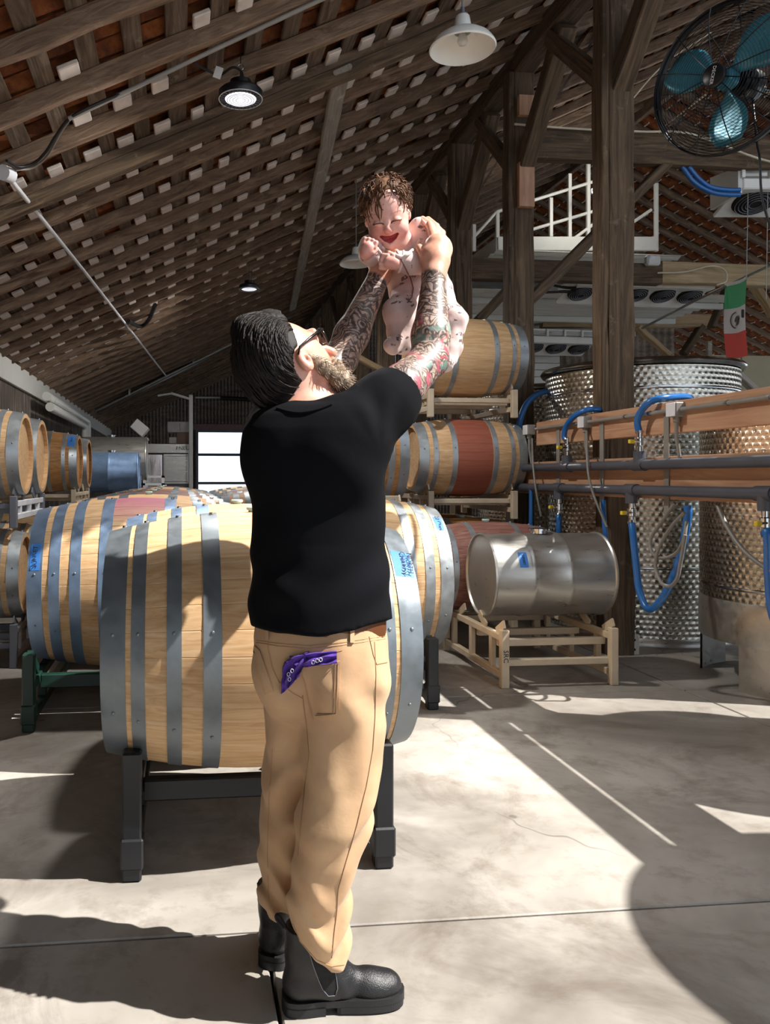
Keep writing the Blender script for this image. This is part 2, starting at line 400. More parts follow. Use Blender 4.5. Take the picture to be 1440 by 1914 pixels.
def arc(r, L, n=5, lip=0.0, flip=1):
    """half-round roof tile along local X, crown towards +Z (or -Z with flip=-1)"""
    mb = MB(); vs_ = []
    for j, x in enumerate((-L / 2, L / 2)):
        rr = r * (1.0 if j else .86)
        for t in (0, .014):
            for k in range(n + 1):
                a = PI * k / n; vs_.append((x, math.cos(a) * (rr - t), flip * math.sin(a) * (rr - t) * .75))
    m = n + 1; fs_ = []
    for k in range(n):
        fs_ += [(k, k + 1, 2 * m + k + 1, 2 * m + k), (m + k, 3 * m + k, 3 * m + k + 1, m + k + 1), (k, m + k, m + k + 1, k + 1), (2 * m + k, 2 * m + k + 1, 3 * m + k + 1, 3 * m + k)]
    return mb.add(vs_, fs_)
tile_me = arc(.105, .34).mesh('roof_tile', MT['tile'], 40)
ML = Matrix((UL, Vector((0, 1, 0)), NL)).transposed().to_4x4()
MR = Matrix((UR, Vector((0, 1, 0)), NR)).transposed().to_4x4()
spots = []
for i in range(nb):
    for k in range(len(RY) - 1):
        for q in range(3):
            s0 = .02 + (i + .5) * .279; p = Vector((XL, RY[k] + .1 + .2 * q, RZ(XL))) + UL * s0 + NL * .15
            spots.append(((Vector((.6, 4.4, 4.6)) - p).length, p, ML))
tile_me2 = arc(.115, .31, 5, flip=-1).mesh('roof_tile_roll', MT['tile'], 40)
spots.sort(key=lambda t: t[0])
for d, p, Mx in spots[:190]:
    M = Mx.copy(); M.translation = p; link('roof_tile', tile_me, ceil, M=M)
def bulk(name, items, src, mat):
    mb = MB(); V = [v.co.copy() for v in src.vertices]; F = [tuple(f.vertices) for f in src.polygons]
    for p, Mx in items: mb.add([p + Mx.to_3x3() @ v for v in V], F)
    o = mb.obj(name, mat, ceil, smooth=40); o['kind'] = 'stuff'; return o
bulk('roof_tile_field', [(p, Mx) for d, p, Mx in spots[190:]], tile_me, MT['tile'])
rs = []
for k in range(3, len(RY) - 1):
    for q in range(2):
        for i in range(32):
            p = Vector((XRIDGE, RY[k] + .16 + .29 * q, ZR)) + UR * (.15 + i * .27) + NR * .15
            rs.append(((p - Vector((8.5, 9.5, 6))).length, p, MR))
rs.sort(key=lambda t: t[0])
for d, p, Mx in rs[:110]:
    M = Mx.copy(); M.translation = p; link('roof_tile', tile_me2, ceil, M=M)
bulk('roof_tile_field', [(p, Mx) for d, p, Mx in rs[110:]], tile_me2, MT['tile'])
mo = MB()                                             # pale mortar bedding that shows in the gaps between battens
for i in range(nb):
    for k in range(len(RY) - 1):
        if random.random() < (.8 if RY[k] < 5.0 else .08) or XL + .93 * (.02 + i * .279) > 3.7: continue
        s0 = .02 + (i + .5) * .279 + random.uniform(-.01, .02); y = RY[k + 1] - .125 + random.uniform(-.02, .02)
        p = Vector((XL, y, RZ(XL))) + UL * s0 + NL * .098
        mo.box(p, (.115 + random.uniform(-.02, .02), .14 + random.uniform(-.025, .025), .03), (Matrix.Rotation(random.uniform(-.12, .12), 3, 'Z') @ Matrix.Rotation(random.uniform(-.1, .1), 3, 'X')) if False else ML.to_3x3(), .006)
for d, p, Mx in rs:
    q = p + UR * .145 - NR * .075; mo.box(q, (.02, .13, .03), MR.to_3x3())
o = mo.obj('mortar', MT['mortar'], ceil); o['kind'] = 'stuff'
for nm, a, b, nv in (('roof_deck', XL - .3, XRIDGE + .2, NL), ('roof_deck', XRIDGE - .2, XR + .3, NR)):
    f = RZ if nv is NL else RZ2
    pa = Vector((a, 0, f(a))) + nv * .27; pb = Vector((b, 0, f(b))) + nv * .27
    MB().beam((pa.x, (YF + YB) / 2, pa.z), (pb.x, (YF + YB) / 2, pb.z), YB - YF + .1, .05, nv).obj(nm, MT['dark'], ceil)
for k in range(9):                                   # unseen roof over the camera, added to cut the sky fill
    y = 3.62 - .61 * (k + 1); a = Vector((XL - .1, y, RZ(XL - .1))) + NL * .0575; b = Vector((2.3, y, RZ(2.3))) + NL * .0575
    beam_obj('rafter', a, b, .072, .115, MT['rafter'], ceil, up=NL, ch=.006)
for i in range(17):
    p = Vector((XL, 0, RZ(XL))) + UL * (.02 + i * .279) + NL * .127
    beam_obj('batten', (p.x, -1.9, p.z), (p.x, YF - .06, p.z), .135, .022, MT['batten'], ceil, up=NL, ch=.003)
pa = Vector((XL - .3, 0, RZ(XL - .3))) + NL * .27; pb = Vector((2.4, 0, RZ(2.4))) + NL * .27
MB().beam((pa.x, .76, pa.z), (pb.x, .76, pb.z), 5.4, .05, NL).obj('roof_deck', MT['dark'], ceil)  # added deck, stopped short so sunlight reaches the people and floor
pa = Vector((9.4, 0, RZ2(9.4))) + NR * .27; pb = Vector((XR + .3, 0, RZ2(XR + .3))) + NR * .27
MB().beam((pa.x, .76, pa.z), (pb.x, .76, pb.z), 5.4, .05, NR).obj('roof_deck', MT['dark'], ceil)  # unseen deck added to dim the sky at right; gap lets sun in
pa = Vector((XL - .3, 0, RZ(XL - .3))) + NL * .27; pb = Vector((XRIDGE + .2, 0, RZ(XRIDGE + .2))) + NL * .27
MB().beam((pa.x, -4.0, pa.z), (pb.x, -4.0, pb.z), 4.4, .05, NL).obj('roof_deck', MT['dark'], ceil)  # unseen deck behind the camera, added to cut ambient sky
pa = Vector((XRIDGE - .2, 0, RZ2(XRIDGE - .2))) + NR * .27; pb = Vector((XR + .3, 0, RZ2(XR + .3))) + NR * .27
MB().beam((pa.x, -4.0, pa.z), (pb.x, -4.0, pb.z), 4.4, .05, NR).obj('roof_deck', MT['dark'], ceil)  # right slope of the unseen deck added against ambient sky
beam_obj('ridge_beam', (XRIDGE, YF, ZR - .02), (XRIDGE, YB, ZR - .02), .09, .22, MT['rafter'], ceil)
# left wall of weathered planks under a white plate
wl = struct(link('wall_left', None))
pl = MB().box((0, 0, 0), (2.74, .192, .03), None, .004).mesh('plank', MT['wallplank'])
y = -6.1
while y < YB:
    M = frame((0, 0, 0), (0, 0, 1), (1, 0, 0)).to_4x4(); M.translation = (XL - .02 + random.uniform(-.004, .004), y + .1, 1.37); link('plank', pl, wl, M=M); y += .2
MB().box((XL - .06, (YB - 6.1) / 2, 1.37), (.03, YB + 6.1, 2.74)).obj('sheathing', MT['dark'], wl)
tr = struct(MB().box((XL + .02, (YF + YB) / 2, 2.70), (.05, YB - YF, .30), None, .004).obj('trim_1', MT['white']))
# back wall: corrugated gable with a tall bright opening
wb = struct(link('wall_back', None))
dx0, dx1 = PY(368, 850, YB).x, PY(470, 850, YB).x; dz1 = PY(400, 806, YB).z
def gable_z(x): return (RZ(x) if x < XRIDGE else RZ2(x)) + .35
def corr(x0, x1, z0, z1, Y, per=.11, amp=.02, parent=None, nm='corrugated_sheet', mat=None):
    mb = MB(); n = max(4, int((x1 - x0) / per * 6)); vs_ = []; fs_ = []
    for i in range(n + 1):
        x = x0 + (x1 - x0) * i / n; yy = Y + amp * math.sin(2 * PI * x / per)
        vs_ += [(x, yy, z0), (x, yy, z1(x) if callable(z1) else z1)]
    for i in range(n): fs_.append((2 * i, 2 * i + 1, 2 * i + 3, 2 * i + 2))
    mb.add(vs_, fs_); return mb.obj(nm, mat or MT['corr'], parent, smooth=60)
x = XL
while x < dx0 - .01: x1 = min(x + .8, dx0); corr(x, x1, 0, gable_z, YB + random.uniform(-.004, .004), parent=wb); x = x1
corr(dx0, dx1, dz1, gable_z, YB, parent=wb)
x = dx1
while x < XR - .01: x1 = min(x + 1.2, XR); corr(x, x1, 0, gable_z, YB + random.uniform(-.004, .004), parent=wb); x = x1
win = struct(link('window_1', None))
zb = [0.0, PY(400, 903, YB).z, PY(400, 850, YB).z, dz1]
for z in zb: MB().box(((dx0 + dx1) / 2, YB - .05, z), (dx1 - dx0 + .1, .10, .085), None, .01).obj('frame_rail', MT['rackgrey'], win)
for xx in (dx0, dx1): MB().box((xx, YB - .05, dz1 / 2), (.10, .12, dz1), None, .01).obj('frame_post', MT['rackgrey'], win)
gl = NT('clear_pane'); gg = gl.n('BsdfTransparent'); gs = gl.n('BsdfGlossy'); gs.inputs['Roughness'].default_value = .05; mx = gl.n('MixShader'); mx.inputs[0].default_value = .05
gl.l(gg.outputs[0], mx.inputs[1]); gl.l(gs.outputs[0], mx.inputs[2]); gl.l(mx.outputs[0], gl.t.nodes['Material Output'].inputs[0]); MT['pane'] = gl.m
for i in range(3): MB().box(((dx0 + dx1) / 2, YB - .05, (zb[i] + zb[i + 1]) / 2), (dx1 - dx0 - .1, .008, zb[i + 1] - zb[i] - .085)).obj('pane', MT['pane'], win)
hd = struct(MB().box(((dx0 + dx1) / 2, YB - .06, dz1 + .13), (dx1 - dx0 + .5, .05, .2), None, .01).obj('trim_2', paint('dusty_rose_board', '#8f7070', .8)))
# ------------------------------------------------------------------ timber frame
PXX = 3.2; PYS = [5.65, 7.33, 8.95, 10.6, 12.3, 14.0, 15.7, 17.4, 19.1, 20.8]
ZP = RZ(PXX) - .2
near = ['nearest timber post, in front of the big steel tank', 'second timber post, with new wood block nailed on', 'third timber post, behind the upraised baby']
for i, y in enumerate(PYS):
    lab = near[i] if i < 3 else '%s timber post of the middle row counted from the camera' % ('fourth', 'fifth', 'sixth', 'seventh', 'eighth', 'ninth', 'tenth')[i - 3]
    p = thing('timber_post', lab, 'post', (PXX, y, 0), 0, 'posts of the middle row')
    beam_obj('post', (0, 0, 0), (0, 0, ZP), .20, .20, MT['timber'], p, (0, 1, 0), .012, .006)
    beam_obj('side_plank', (-.125, -.02, 1.2), (-.125, -.02, ZP), .05, .15, MT['timber'], p, (0, 1, 0), .006, .004)
    if i < 7:
        beam_obj('brace', (0, -.02, ZP - .95), (0, -.92, ZP - .02), .15, .16, MT['timber'], p, (0, 0, 1), .01, .006)
        b = beam_obj('brace', (-.06, .05, ZP - .85), (-.06, .95, ZP - .02), .07, .14, MT['timber'], p, (0, 0, 1), .008)
    if i in (0, 1, 2): pass
    if i == 1:
        for (ya, yb_) in ((305, 388), (180, 218)):
            z0, z1 = P(975, yb_, 7.5).z, P(975, ya, 7.5).z
            bk = beam_obj('scab_block', (-.005, -.135, z0), (-.005, -.135, z1), .15, .06, MT['fir'], p, (0, 1, 0), .004)
            for q in range(4 if ya > 250 else 2):
                zz = (q + .5 - (2 if ya > 250 else 1)) * .1
                MB().lathe([(0, .004), (.010, .003), (.012, 0)], 8, Matrix.Translation((zz, .03 * (-1) ** q, .03))).obj('nail', MT['dark'], bk)
pu = thing('roof_purlin', 'long timber purlin running over the row of posts', 'beam', (PXX, YF, ZP)); L = YB - YF
beam_obj('beam', (0, 0, .1), (0, L, .1), .2, .2, MT['timber'], pu, (0, 0, 1), .012, .006)
def timber(nm, label, cat, a, b, wd, ht, mat='timber', up=(0, 0, 1), wob=.006):
    o = beam_obj(nm, a, b, wd, ht, MT[mat], None, up, .01, wob); return tag(o, label, cat)
timber('tie_beam', 'thick grey tie beam crossing behind the wall fan', 'beam', (PXX + .1, 7.33, 4.47), (10.6, 7.33, 4.47), .12, .29)
timber('tie_beam', 'dark tie beam whose right half is pale, above the flag', 'beam', (PXX - .1, 8.95, 3.70), (5.62, 8.95, 3.70), .14, .24)
timber('tie_beam', 'pale new tie beam above the flag, right of the white emergency light', 'beam', (5.62, 8.95, 3.72), (10.5, 8.95, 3.72), .14, .25, 'beamlight')
timber('tie_beam', 'orange-brown tie beam behind the nearest post, above the big tank', 'beam', PY(1012, 600, 12.3), PY(1326, 600, 12.3), .14, .21, 'beamlight')
timber('timber_brace', 'long diagonal brace from second post up to the grey tie beam', 'brace', PY(985, 567, 7.36), PY(1248, 305, 7.36), .09, .16, 'timber', (0, 1, 0))
timber('timber_brace', 'short diagonal brace at the foot of the dark tie beam', 'brace', PY(893, 600, 8.95), PY(960, 530, 8.95), .09, .15, 'timber', (0, 1, 0))
timber('timber_brace', 'dark diagonal brace under the orange-brown tie beam', 'brace', PY(1278, 662, 12.3), PY(1312, 610, 12.3), .09, .16, 'timber', (0, 1, 0))
timber('timber_brace', 'pale diagonal prop rising from tank rim left of flag', 'brace', PY(1192, 612, 10.2), PY(1250, 664, 10.2), .06, .12, 'beamlight', (0, 1, 0))
timber('timber_brace', 'brown diagonal prop just left of the flag', 'brace', PY(1330, 612, 10.8), PY(1362, 530, 10.8), .06, .14, 'timber', (0, 1, 0))
timber('timber_brace', 'pale diagonal prop at the right edge behind the flag', 'brace', PY(1400, 518, 10.2), PY(1446, 590, 10.2), .08, .14, 'beamlight', (0, 1, 0))
timber('timber_brace', 'brown timber strut behind the tattooed left forearm', 'brace', PY(655, 660, 11.5), PY(730, 702, 11.5), .08, .14, 'beamlight', (0, 1, 0))
a = Vector((1.2, 5.93, RZ(1.2) - .02)); b = Vector((2.35, 17.0, RZ(2.35) - .02))
timber('diagonal_plank', 'long grey plank nailed diagonally under the rafters', 'plank', a, b, .15, .04, 'greyplank', NL, .004)
timber('doubled_rafter', 'dark doubled rafter above the diagonal plank', 'beam', (XL + .05, 6.0, RZ(XL + .05) - .03), (PXX, 6.0, RZ(PXX) - .03), .11, .10, 'timber', NL, .005)
for i, (y, x0, z0) in enumerate(((7.0, 0, 0), (9.6, 0, 0))):
    A, B = ((P(1004, 222, 8.2), P(1116, 48, 8.2)), (P(890, 352, 10.6), P(958, 245, 10.6)))[i]
    t = thing('steel_strut', ('twin bright steel strut rising behind second post', 'twin bright steel strut rising behind third post')[i], 'strut', A)
    for q in (-.06, .06):
        mb = MB(); mb.beam(Vector((q, 0, 0)), B - A + Vector((q, 0, 0)), .05, .025); mb.obj('channel', MT['chrome'], t)
    m = (B - A) * .55
    MB().box(m + Vector((-.03, -.03, .22)), (.07, .02, .5)).obj('hanger', MT['chrome'], t)
# partitions of the cold rooms at the right
wr = struct(link('wall_right', None))
PYW = 11.6
px0, px1 = PY(1322, 600, PYW).x, PY(1700, 600, PYW).x
n = 6
for i in range(n):
    MB().box((px0 + (px1 - px0) * (i + .5) / n, PYW + .05, 1.6), ((px1 - px0) / n - .012, .1, 3.2), None, .006).obj('panel', MT['panel'], wr)
xA, xB = PY(1240, 600, 13).x, PY(1324, 600, 13).x
for i in range(2): MB().box((xA + (xB - xA) * (i + .5) / 2, 13.05, 1.6), ((xB - xA) / 2 - .012, .1, 3.2), None, .006).obj('panel', MT['panel'], wr)
x = PY(905, 600, 14.5).x; xe = PY(1262, 600, 14.5).x
while x < xe - .05: corr(x, min(x + .8, xe), 0, 4.3, 14.5, .14, .02, wr); x += .8
MB().box((PY(1323, 600, PYW).x, PYW - .03, 1.7), (.07, .07, 3.4), None, .006).obj('corner_post', MT['greyplank'], wr)
dr = struct(link('door_1', None)); xa, xb = PY(986, 680, 13.4).x, PY(1046, 680, 13.4).x; zt = PY(1000, 640, 13.4).z
for i in range(24): MB().box(((xa + xb) / 2, 13.4, zt - .06 - i * .12), (xb - xa, .04, .112), None, .006).obj('slat', MT['whitepanel'], dr)
# ================================================================== barrels and racks
def prof(L, rb, rh, x): return rh + (rb - rh) * (1 - (2 * x / L) ** 2)
def stave_mesh(L, rb, rh, n, mat, m=14):
    mb = MB(); vs_ = []; h = PI / n; t = .026
    for i in range(m + 1):
        x = -L / 2 + L * i / m; r = prof(L, rb, rh, x)
        for (a, rr) in ((-h, r - t), (-h, r - .0014), (-h + .0025 / r, r), (0, r + .0006), (h - .0025 / r, r), (h, r - .0014), (h, r - t)):
            vs_.append((x, math.sin(a) * rr, math.cos(a) * rr))
    k = 7; fs_ = []
    for i in range(m):
        for j in range(k): fs_.append((i * k + j, (i + 1) * k + j, (i + 1) * k + (j + 1) % k, i * k + (j + 1) % k))
    fs_ += [tuple(range(k)), tuple(m * k + j for j in range(k))[::-1]]
    mb.add(vs_, fs_); return mb.mesh('stave', mat, 30, True)
def body_mesh(L, rb, rh, mat, n=30, m=12):
    mb = MB(); M = Matrix.Rotation(PI / 2, 4, 'Y')
    pr = [(prof(L, rb, rh, -L / 2 + L * i / m), -L / 2 + L * i / m) for i in range(m + 1)]
    pr = [(rh - .03, -L / 2)] + pr + [(rh - .03, L / 2)]
    mb.lathe(pr, n, M); return mb.mesh('barrel_body', mat, 50, True)
def head_mesh(rh, mat, boards=9):
    """round head made of boards side by side, in the local YZ plane"""
    mb = MB(); R = rh - .024; wv = 2 * R / boards
    for i in range(boards):
        y0, y1 = -R + i * wv + .0012, -R + (i + 1) * wv - .0012; pts = []
        for q in range(6): y = y0 + (y1 - y0) * q / 5; pts.append((y, math.sqrt(max(0, R * R - y * y))))
        poly = pts + [(y, -z) for y, z in reversed(pts)]
        poly = [p for j, p in enumerate(poly) if j == 0 or (abs(p[0] - poly[j - 1][0]) + abs(p[1] - poly[j - 1][1])) > 1e-5]
        mb.prism(poly, .02, Matrix(((0, 0, 1, 0), (1, 0, 0, 0), (0, 1, 0, 0), (0, 0, 0, 1))))
    return mb.mesh('barrel_head', mat, None, True)
def hoop_mesh(L, rb, rh, xa, xb, mat):
    ra, rb_ = prof(L, rb, rh, xa), prof(L, rb, rh, xb); t = .0035
    mb = MB().lathe([(ra + .0005, xa), (ra + t, xa), (rb_ + t, xb), (rb_ + .0005, xb), (ra + .0005, xa)], 72, Matrix.Rotation(PI / 2, 4, 'Y'))
    return mb.mesh('hoop', mat, 40, True)
def rivet_mesh(): return MB().lathe([(.0065, 0), (.006, .002), (.003, .003), (0, .0032)], 8).mesh('rivet', MT['hoop_dark'], 60)
RIVET = rivet_mesh(); BUNG = MB().lathe([(0, 0), (.022, 0), (.022, .022), (.028, .024), (.029, .032), (.024, .036), (0, .036)], 20).mesh('bung', MT['bung'], 40)
TEAR = MB().lathe([(0, 0), (.009, 0), (.009, .011), (0, .012)], 8).mesh('hoop_clip', MT['chrome'], 50)
KINDS = {'puncheon': dict(L=1.04, rb=.455, rh=.385, n=34, hf=[(0, .076), (.093, .135), (.20, .245), (.31, .365)]),
         'large': dict(L=1.19, rb=.50, rh=.43, n=36, hf=[(0, .07), (.10, .15), (.195, .245), (.325, .38)]),
         'barrique': dict(L=.93, rb=.335, rh=.282, n=28, hf=[(0, .085), (.125, .165), (.29, .335)]),
         'hogshead': dict(L=1.0, rb=.40, rh=.335, n=30, hf=[(0, .08), (.12, .17), (.28, .33)])}
_cache = {}
def barrel(kind, label, loc, rz=0.0, wood_='oak', hoop='galv', detail=2, group='wine barrels', top=None, spin=0.0, cat='barrel', bung=True):
    """detail 2: every stave its own piece; 1: one body with hoops"""
    K = KINDS[kind]; L, rb, rh, n = K['L'], K['rb'], K['rh'], K['n']
    t = thing('wine_barrel', label, cat, loc, rz, group)
    def me(key, f):
        if key not in _cache: _cache[key] = f()
        return _cache[key]
    if detail == 2:
        for i in range(n):
            a = 2 * PI * i / n + spin; wm = wood_
            if top and (math.cos(a) > math.cos(.52)): wm = top
            o = link('stave', me((kind, 'st', wm), lambda: stave_mesh(L, rb, rh, n, MT[wm])), t); o.rotation_euler = (-a, 0, 0)
    else: link('barrel_body', me((kind, 'bd', wood_), lambda: body_mesh(L, rb, rh, MT[wood_])), t)
    for s in (-1, 1):
        h = link('barrel_head', me((kind, 'hd', wood_), lambda: head_mesh(rh, MT[wood_] if wood_ != 'oak_band' else MT['oak'])), t); h.location = (s * (L / 2 - .04), 0, 0)
    for s in (-1, 1):
        for q, (f0, f1) in enumerate(K['hf']):
            xa, xb = L * (f0 - .5), L * (f1 - .5)
            if s > 0: xa, xb = -xb, -xa
            h = link('hoop', me((kind, 'hp', s, q, hoop), lambda: hoop_mesh(L, rb, rh, xa, xb, MT[hoop])), t)
            xm = (xa + xb) / 2; r = prof(L, rb, rh, xm) + .0035
            if detail == 2:
                for a in ((2.0 + q * .05, 1.35)):
                    M = Matrix.Rotation(-a - PI * 0, 4, 'X') @ Matrix.Translation((xm + random.uniform(-.005, .005), 0, r)); rv = link('rivet', RIVET, h); rv.matrix_local = Matrix.Rotation(a, 4, 'X') @ Matrix.Translation((xm, 0, r))
                cl = link('hoop_clip', TEAR, h); cl.matrix_local = Matrix.Rotation(.06 * (q - 1), 4, 'X') @ Matrix.Translation((xm + .01, 0, r - .004))
    if bung: bg = link('bung', BUNG, t); bg.location = (0, 0, rb - .016)
    return t
def tape(parent_barrel, K, xm, wd, a0, a1, lines=None, mat='tape', lift=.0042, txtrot=0):
    """a strip of masking tape on a hoop: bent along the curve, a thing's part"""
    L, rb, rh = K['L'], K['rb'], K['rh']; mb = MB(); vs_ = []; n = 8
    for i in range(n + 1):
        a = a0 + (a1 - a0) * i / n
        for x in (xm - wd / 2, xm + wd / 2):
            r = prof(L, rb, rh, x) + lift; vs_.append((x, -math.sin(a) * r, math.cos(a) * r))
        for x in (xm + wd / 2, xm - wd / 2):
            r = prof(L, rb, rh, x) + lift - .0012; vs_.append((x, -math.sin(a) * r, math.cos(a) * r))
    fs_ = []
    for i in range(n):
        for j in range(4): fs_.append((i * 4 + j, i * 4 + (j + 1) % 4, (i + 1) * 4 + (j + 1) % 4, (i + 1) * 4 + j))
    fs_ += [(0, 3, 2, 1), tuple(n * 4 + j for j in range(4))]
    mb.add(vs_, fs_); tp = mb.obj('tape_label', MT[mat], parent_barrel, recalc=True); tp['label'] = 'blue tape with handwriting'
    if lines:
        for q, (s, sz) in enumerate(lines):
            am = (a0 + a1) / 2; r = prof(L, rb, rh, xm) + lift + .0006
            o = text_mesh('handwriting', s, sz, MT['ink'], tp, depth=.0003)
            R = Matrix.Rotation(am, 4, 'X') @ Matrix.Translation((xm + (q - (len(lines) - 1) / 2) * sz * .95, 0, r)) @ Matrix.Rotation(txtrot, 4, 'Z')
            o.matrix_local = R
    return tp
def rack_puncheon(label, loc, matk, XH=.41, Y0_=-.42, Y1_=1.32, H=.415):
    t = thing('barrel_rack', label, 'rack', loc, 0, 'barrel racks'); m = MT[matk]
    for s in (-1, 1):
        for y in (Y0_, Y1_):
            lg = MB().box((s * XH, y, H / 2), (.062, .062, H), None, .006).obj('leg', m, t)
            MB().box((s * XH, y, .09), (.074, .074, .10), None, .006).obj('foot_sleeve', m, lg)
        MB().box((s * XH, (Y0_ + Y1_) / 2, .06), (.05, Y1_ - Y0_ - .06, .05), None, .005).obj('base_rail', m, t)
        MB().box((s * XH, (Y0_ + Y1_) / 2, .225), (.05, Y1_ - Y0_ - .06, .05), None, .005).obj('saddle_rail', m, t)
        for y in (Y0_ + .40, Y1_ - .40):
            MB().box((s * XH, y, .15), (.045, .05, .2), None, .004).obj('upright', m, t)
        for y, d in ((Y0_ + .09, 1), (Y1_ - .09, -1), ((Y0_ + Y1_) / 2 - .10, -1), ((Y0_ + Y1_) / 2 + .10, 1)):
            MB().beam((s * XH, y - d * .06, .385), (s * XH, y + d * .12, .265), .05, .03, (1, 0, 0)).obj('cradle', m, t)
    for y in (Y0_ + .22, Y1_ - .22):
        MB().box((0, y, .205), (2 * XH - .05, .05, .075), None, .006).obj('cross_tube', m, t)
    return t
def rack_small(label, loc, matk, rz=0.0, H=.36, XH=.355, YH=.60, white=None, text=None):
    """two-barrel steel rack; barrels lie along local X at y = +-.345"""
    t = thing('barrel_rack', label, 'rack', loc, rz, 'barrel racks'); m = MT[matk]; w2 = MT[white] if white else m
    for s in (-1, 1):
        for y in (-YH, YH):
            p = MB().box((s * XH, y, H / 2), (.05, .05, H), None, .005).obj('corner_post', m, t)
            if text and y < 0 and s < 0:
                M = Matrix.Translation((s * XH, y - .0262, H * .55)) @ Matrix.Rotation(PI / 2, 4, 'X') @ Matrix.Rotation(-PI / 2, 4, 'Z')
                text_mesh('stencil', text, .045, MT['ink'], p, depth=.0005).matrix_local = M
        for z in (.075, H - .055): MB().box((s * XH, 0, z), (.038, 2 * YH - .05, .042), None, .004).obj('end_rail', w2, t)
        for y in (-.36, 0, .36): MB().box((s * XH, y, H / 2 + .01), (.034, .042, H - .16), None, .004).obj('upright', w2, t)
        for y in (-.345, .345):
            for d in (-1, 1):
                MB().beam((s * XH, y + d * .09, H - .03), (s * XH, y + d * .21, H + .035), .05, .012, (1, 0, 0)).obj('cradle', m, t)
    for y in (-.44, -.1, .44):
        MB().box((0, y, H - .10), (2 * XH, .045, .045), None, .004).obj('cross_tube', m, t)
    MB().box((0, -.52, .15), (2 * XH, .04, .04), None, .004).obj('cross_tube', m, t)
    return t
Kp, Kl, Kb, Kh = (KINDS[k] for k in ('puncheon', 'large', 'barrique', 'hogshead'))
def at(x, D):                                          # floor-plan position from photo column and distance
    p = P(x, 893, D); return p.x, p.y
# front rack with two puncheons
fx = .265; fy = at(484, 2.95)[1]
b0 = barrel('puncheon', 'large oak barrel right behind the man, nearest to camera', (fx, fy, .72), 0, 'oak', 'hoop_dark', spin=.05)
b1 = barrel('puncheon', 'oak barrel hidden behind the nearest one on the black rack', (fx, fy + .93, .72), 0, 'oak', 'hoop_blue')
rack_puncheon('black steel rack under the nearest barrel', (fx - .01, fy, 0), 'black', .415, -.30, 1.23)
tape(b0, Kp, .5 * Kp['L'] * .925, .07, .62, .90, [('5 FEET', .026), ('CHARDY', .026), ('NORTH', .026)], txtrot=-PI / 2 - .12)
# the two large barrels of the next row
gy = at(265, 4.82)[1]
g0 = barrel('large', 'large barrel with pink wine stain on top, on the green rack', (-.24, gy, .68), 0, 'oak_bung', 'hoop_blue', bung=False)
g1 = barrel('large', 'large pale barrel on the black rack, right of the man\'s hip', (.98, gy + .08, .68), 0, 'oak', 'galv', spin=.03)
rack_puncheon('dark green steel rack under the wine-stained barrel', (-.32, gy - .1, 0), 'green', .46, -.55, 1.36, .40)
rack_puncheon('black steel rack, its leg showing right of the nearest barrel', (.98, gy - .06, 0), 'black', .42, -.42, .58, .40)
tape(g0, Kl, -.5 * Kl['L'] * .93, .055, .95, 1.30, [('SUNSET', .036)], txtrot=PI / 2)
tape(g1, Kl, .5 * Kl['L'] * .93, .05, .55, .80, [('22 Chard', .035)], txtrot=-PI / 2)
k = 0
names = ['second', 'third', 'fourth', 'fifth', 'sixth', 'seventh']
for j in range(1, 7):
    for (X, nm) in ((-.24, 'left'), (.98, 'right')):
        if j in (1, 2) and X > 0: continue
        wd = random.choice(['oak', 'oak_red', 'oak', 'oak_dark'])
        barrel('large', '%s row of large barrels behind the man, %s barrel' % (names[j - 1], nm), (X, gy + .02 + 1.06 * j, .68), 0, 'oak_red' if (j in (2, 3) and X < 0) else wd, 'hoop_dark', detail=1)
    if j % 2 == 0:
        for (X, nm) in ((-.24, 'left'), (.98, 'right')):
            if not (j == 2 and X > 0): rack_puncheon('black rack hidden under %s row of large barrels, %s column' % (names[j - 1], nm), (X, gy + 1.06 * j - .06, 0), 'black', .44, -.42, 1.36, .40)
# left-hand stacks against the plank wall
hx = -1.10 - Kb['L'] / 2
def lw(D): return (D + 1.06 * sn) / cs
ly = [lw(5.71), lw(6.38), lw(8.7), lw(9.6)]
lab2 = ['upper oak barrel at the left edge, nearest of the wall stack', 'second upper barrel in the left wall stack, beside the nearest', 'darker upper barrel with blue tape in the left wall stack', 'fourth upper barrel of left wall stack, next to the steel drums']
for i, y in enumerate(ly):
    bb = barrel('barrique', lab2[i], (hx, y, 1.47), 0, 'oak' if i < 2 else 'oak_dark', 'galv', detail=2 if i < 3 else 1)
    if i == 2: tape(bb, Kb, .5 * Kb['L'] * .86, .075, .35, 1.0, [('19 PN', .03)], txtrot=-PI / 2)
for i, y in enumerate(ly[:3]):
    barrel('barrique', ['lower oak barrel at the left edge on the floor rack', 'second lower barrel at left, mostly behind the first', 'lower barrel far left, behind the stained barrel'][i], (hx, y, .625), 0, 'oak', 'galv', detail=2 if i < 2 else 1)
rack_small('grey rack with white end frame holding the upper left barrels', (hx, (ly[0] + ly[1]) / 2, .955), 'rackgrey', 0, .22 + .0, .42, .55, 'rackwhite')
rack_small('grey floor rack with white end frame at the left edge', (hx, (ly[0] + ly[1]) / 2, 0), 'rackgrey', 0, .30, .42, .55, 'rackwhite')
rack_small('cream rack under the taped left barrel', (hx, (ly[2] + ly[3]) / 2, .955), 'cream', 0, .22, .42, .62, 'cream')
rack_small('cream floor rack far left behind the stained barrel', (hx, (ly[2] + ly[3]) / 2, 0), 'cream', 0, .30, .42, .62, 'cream')
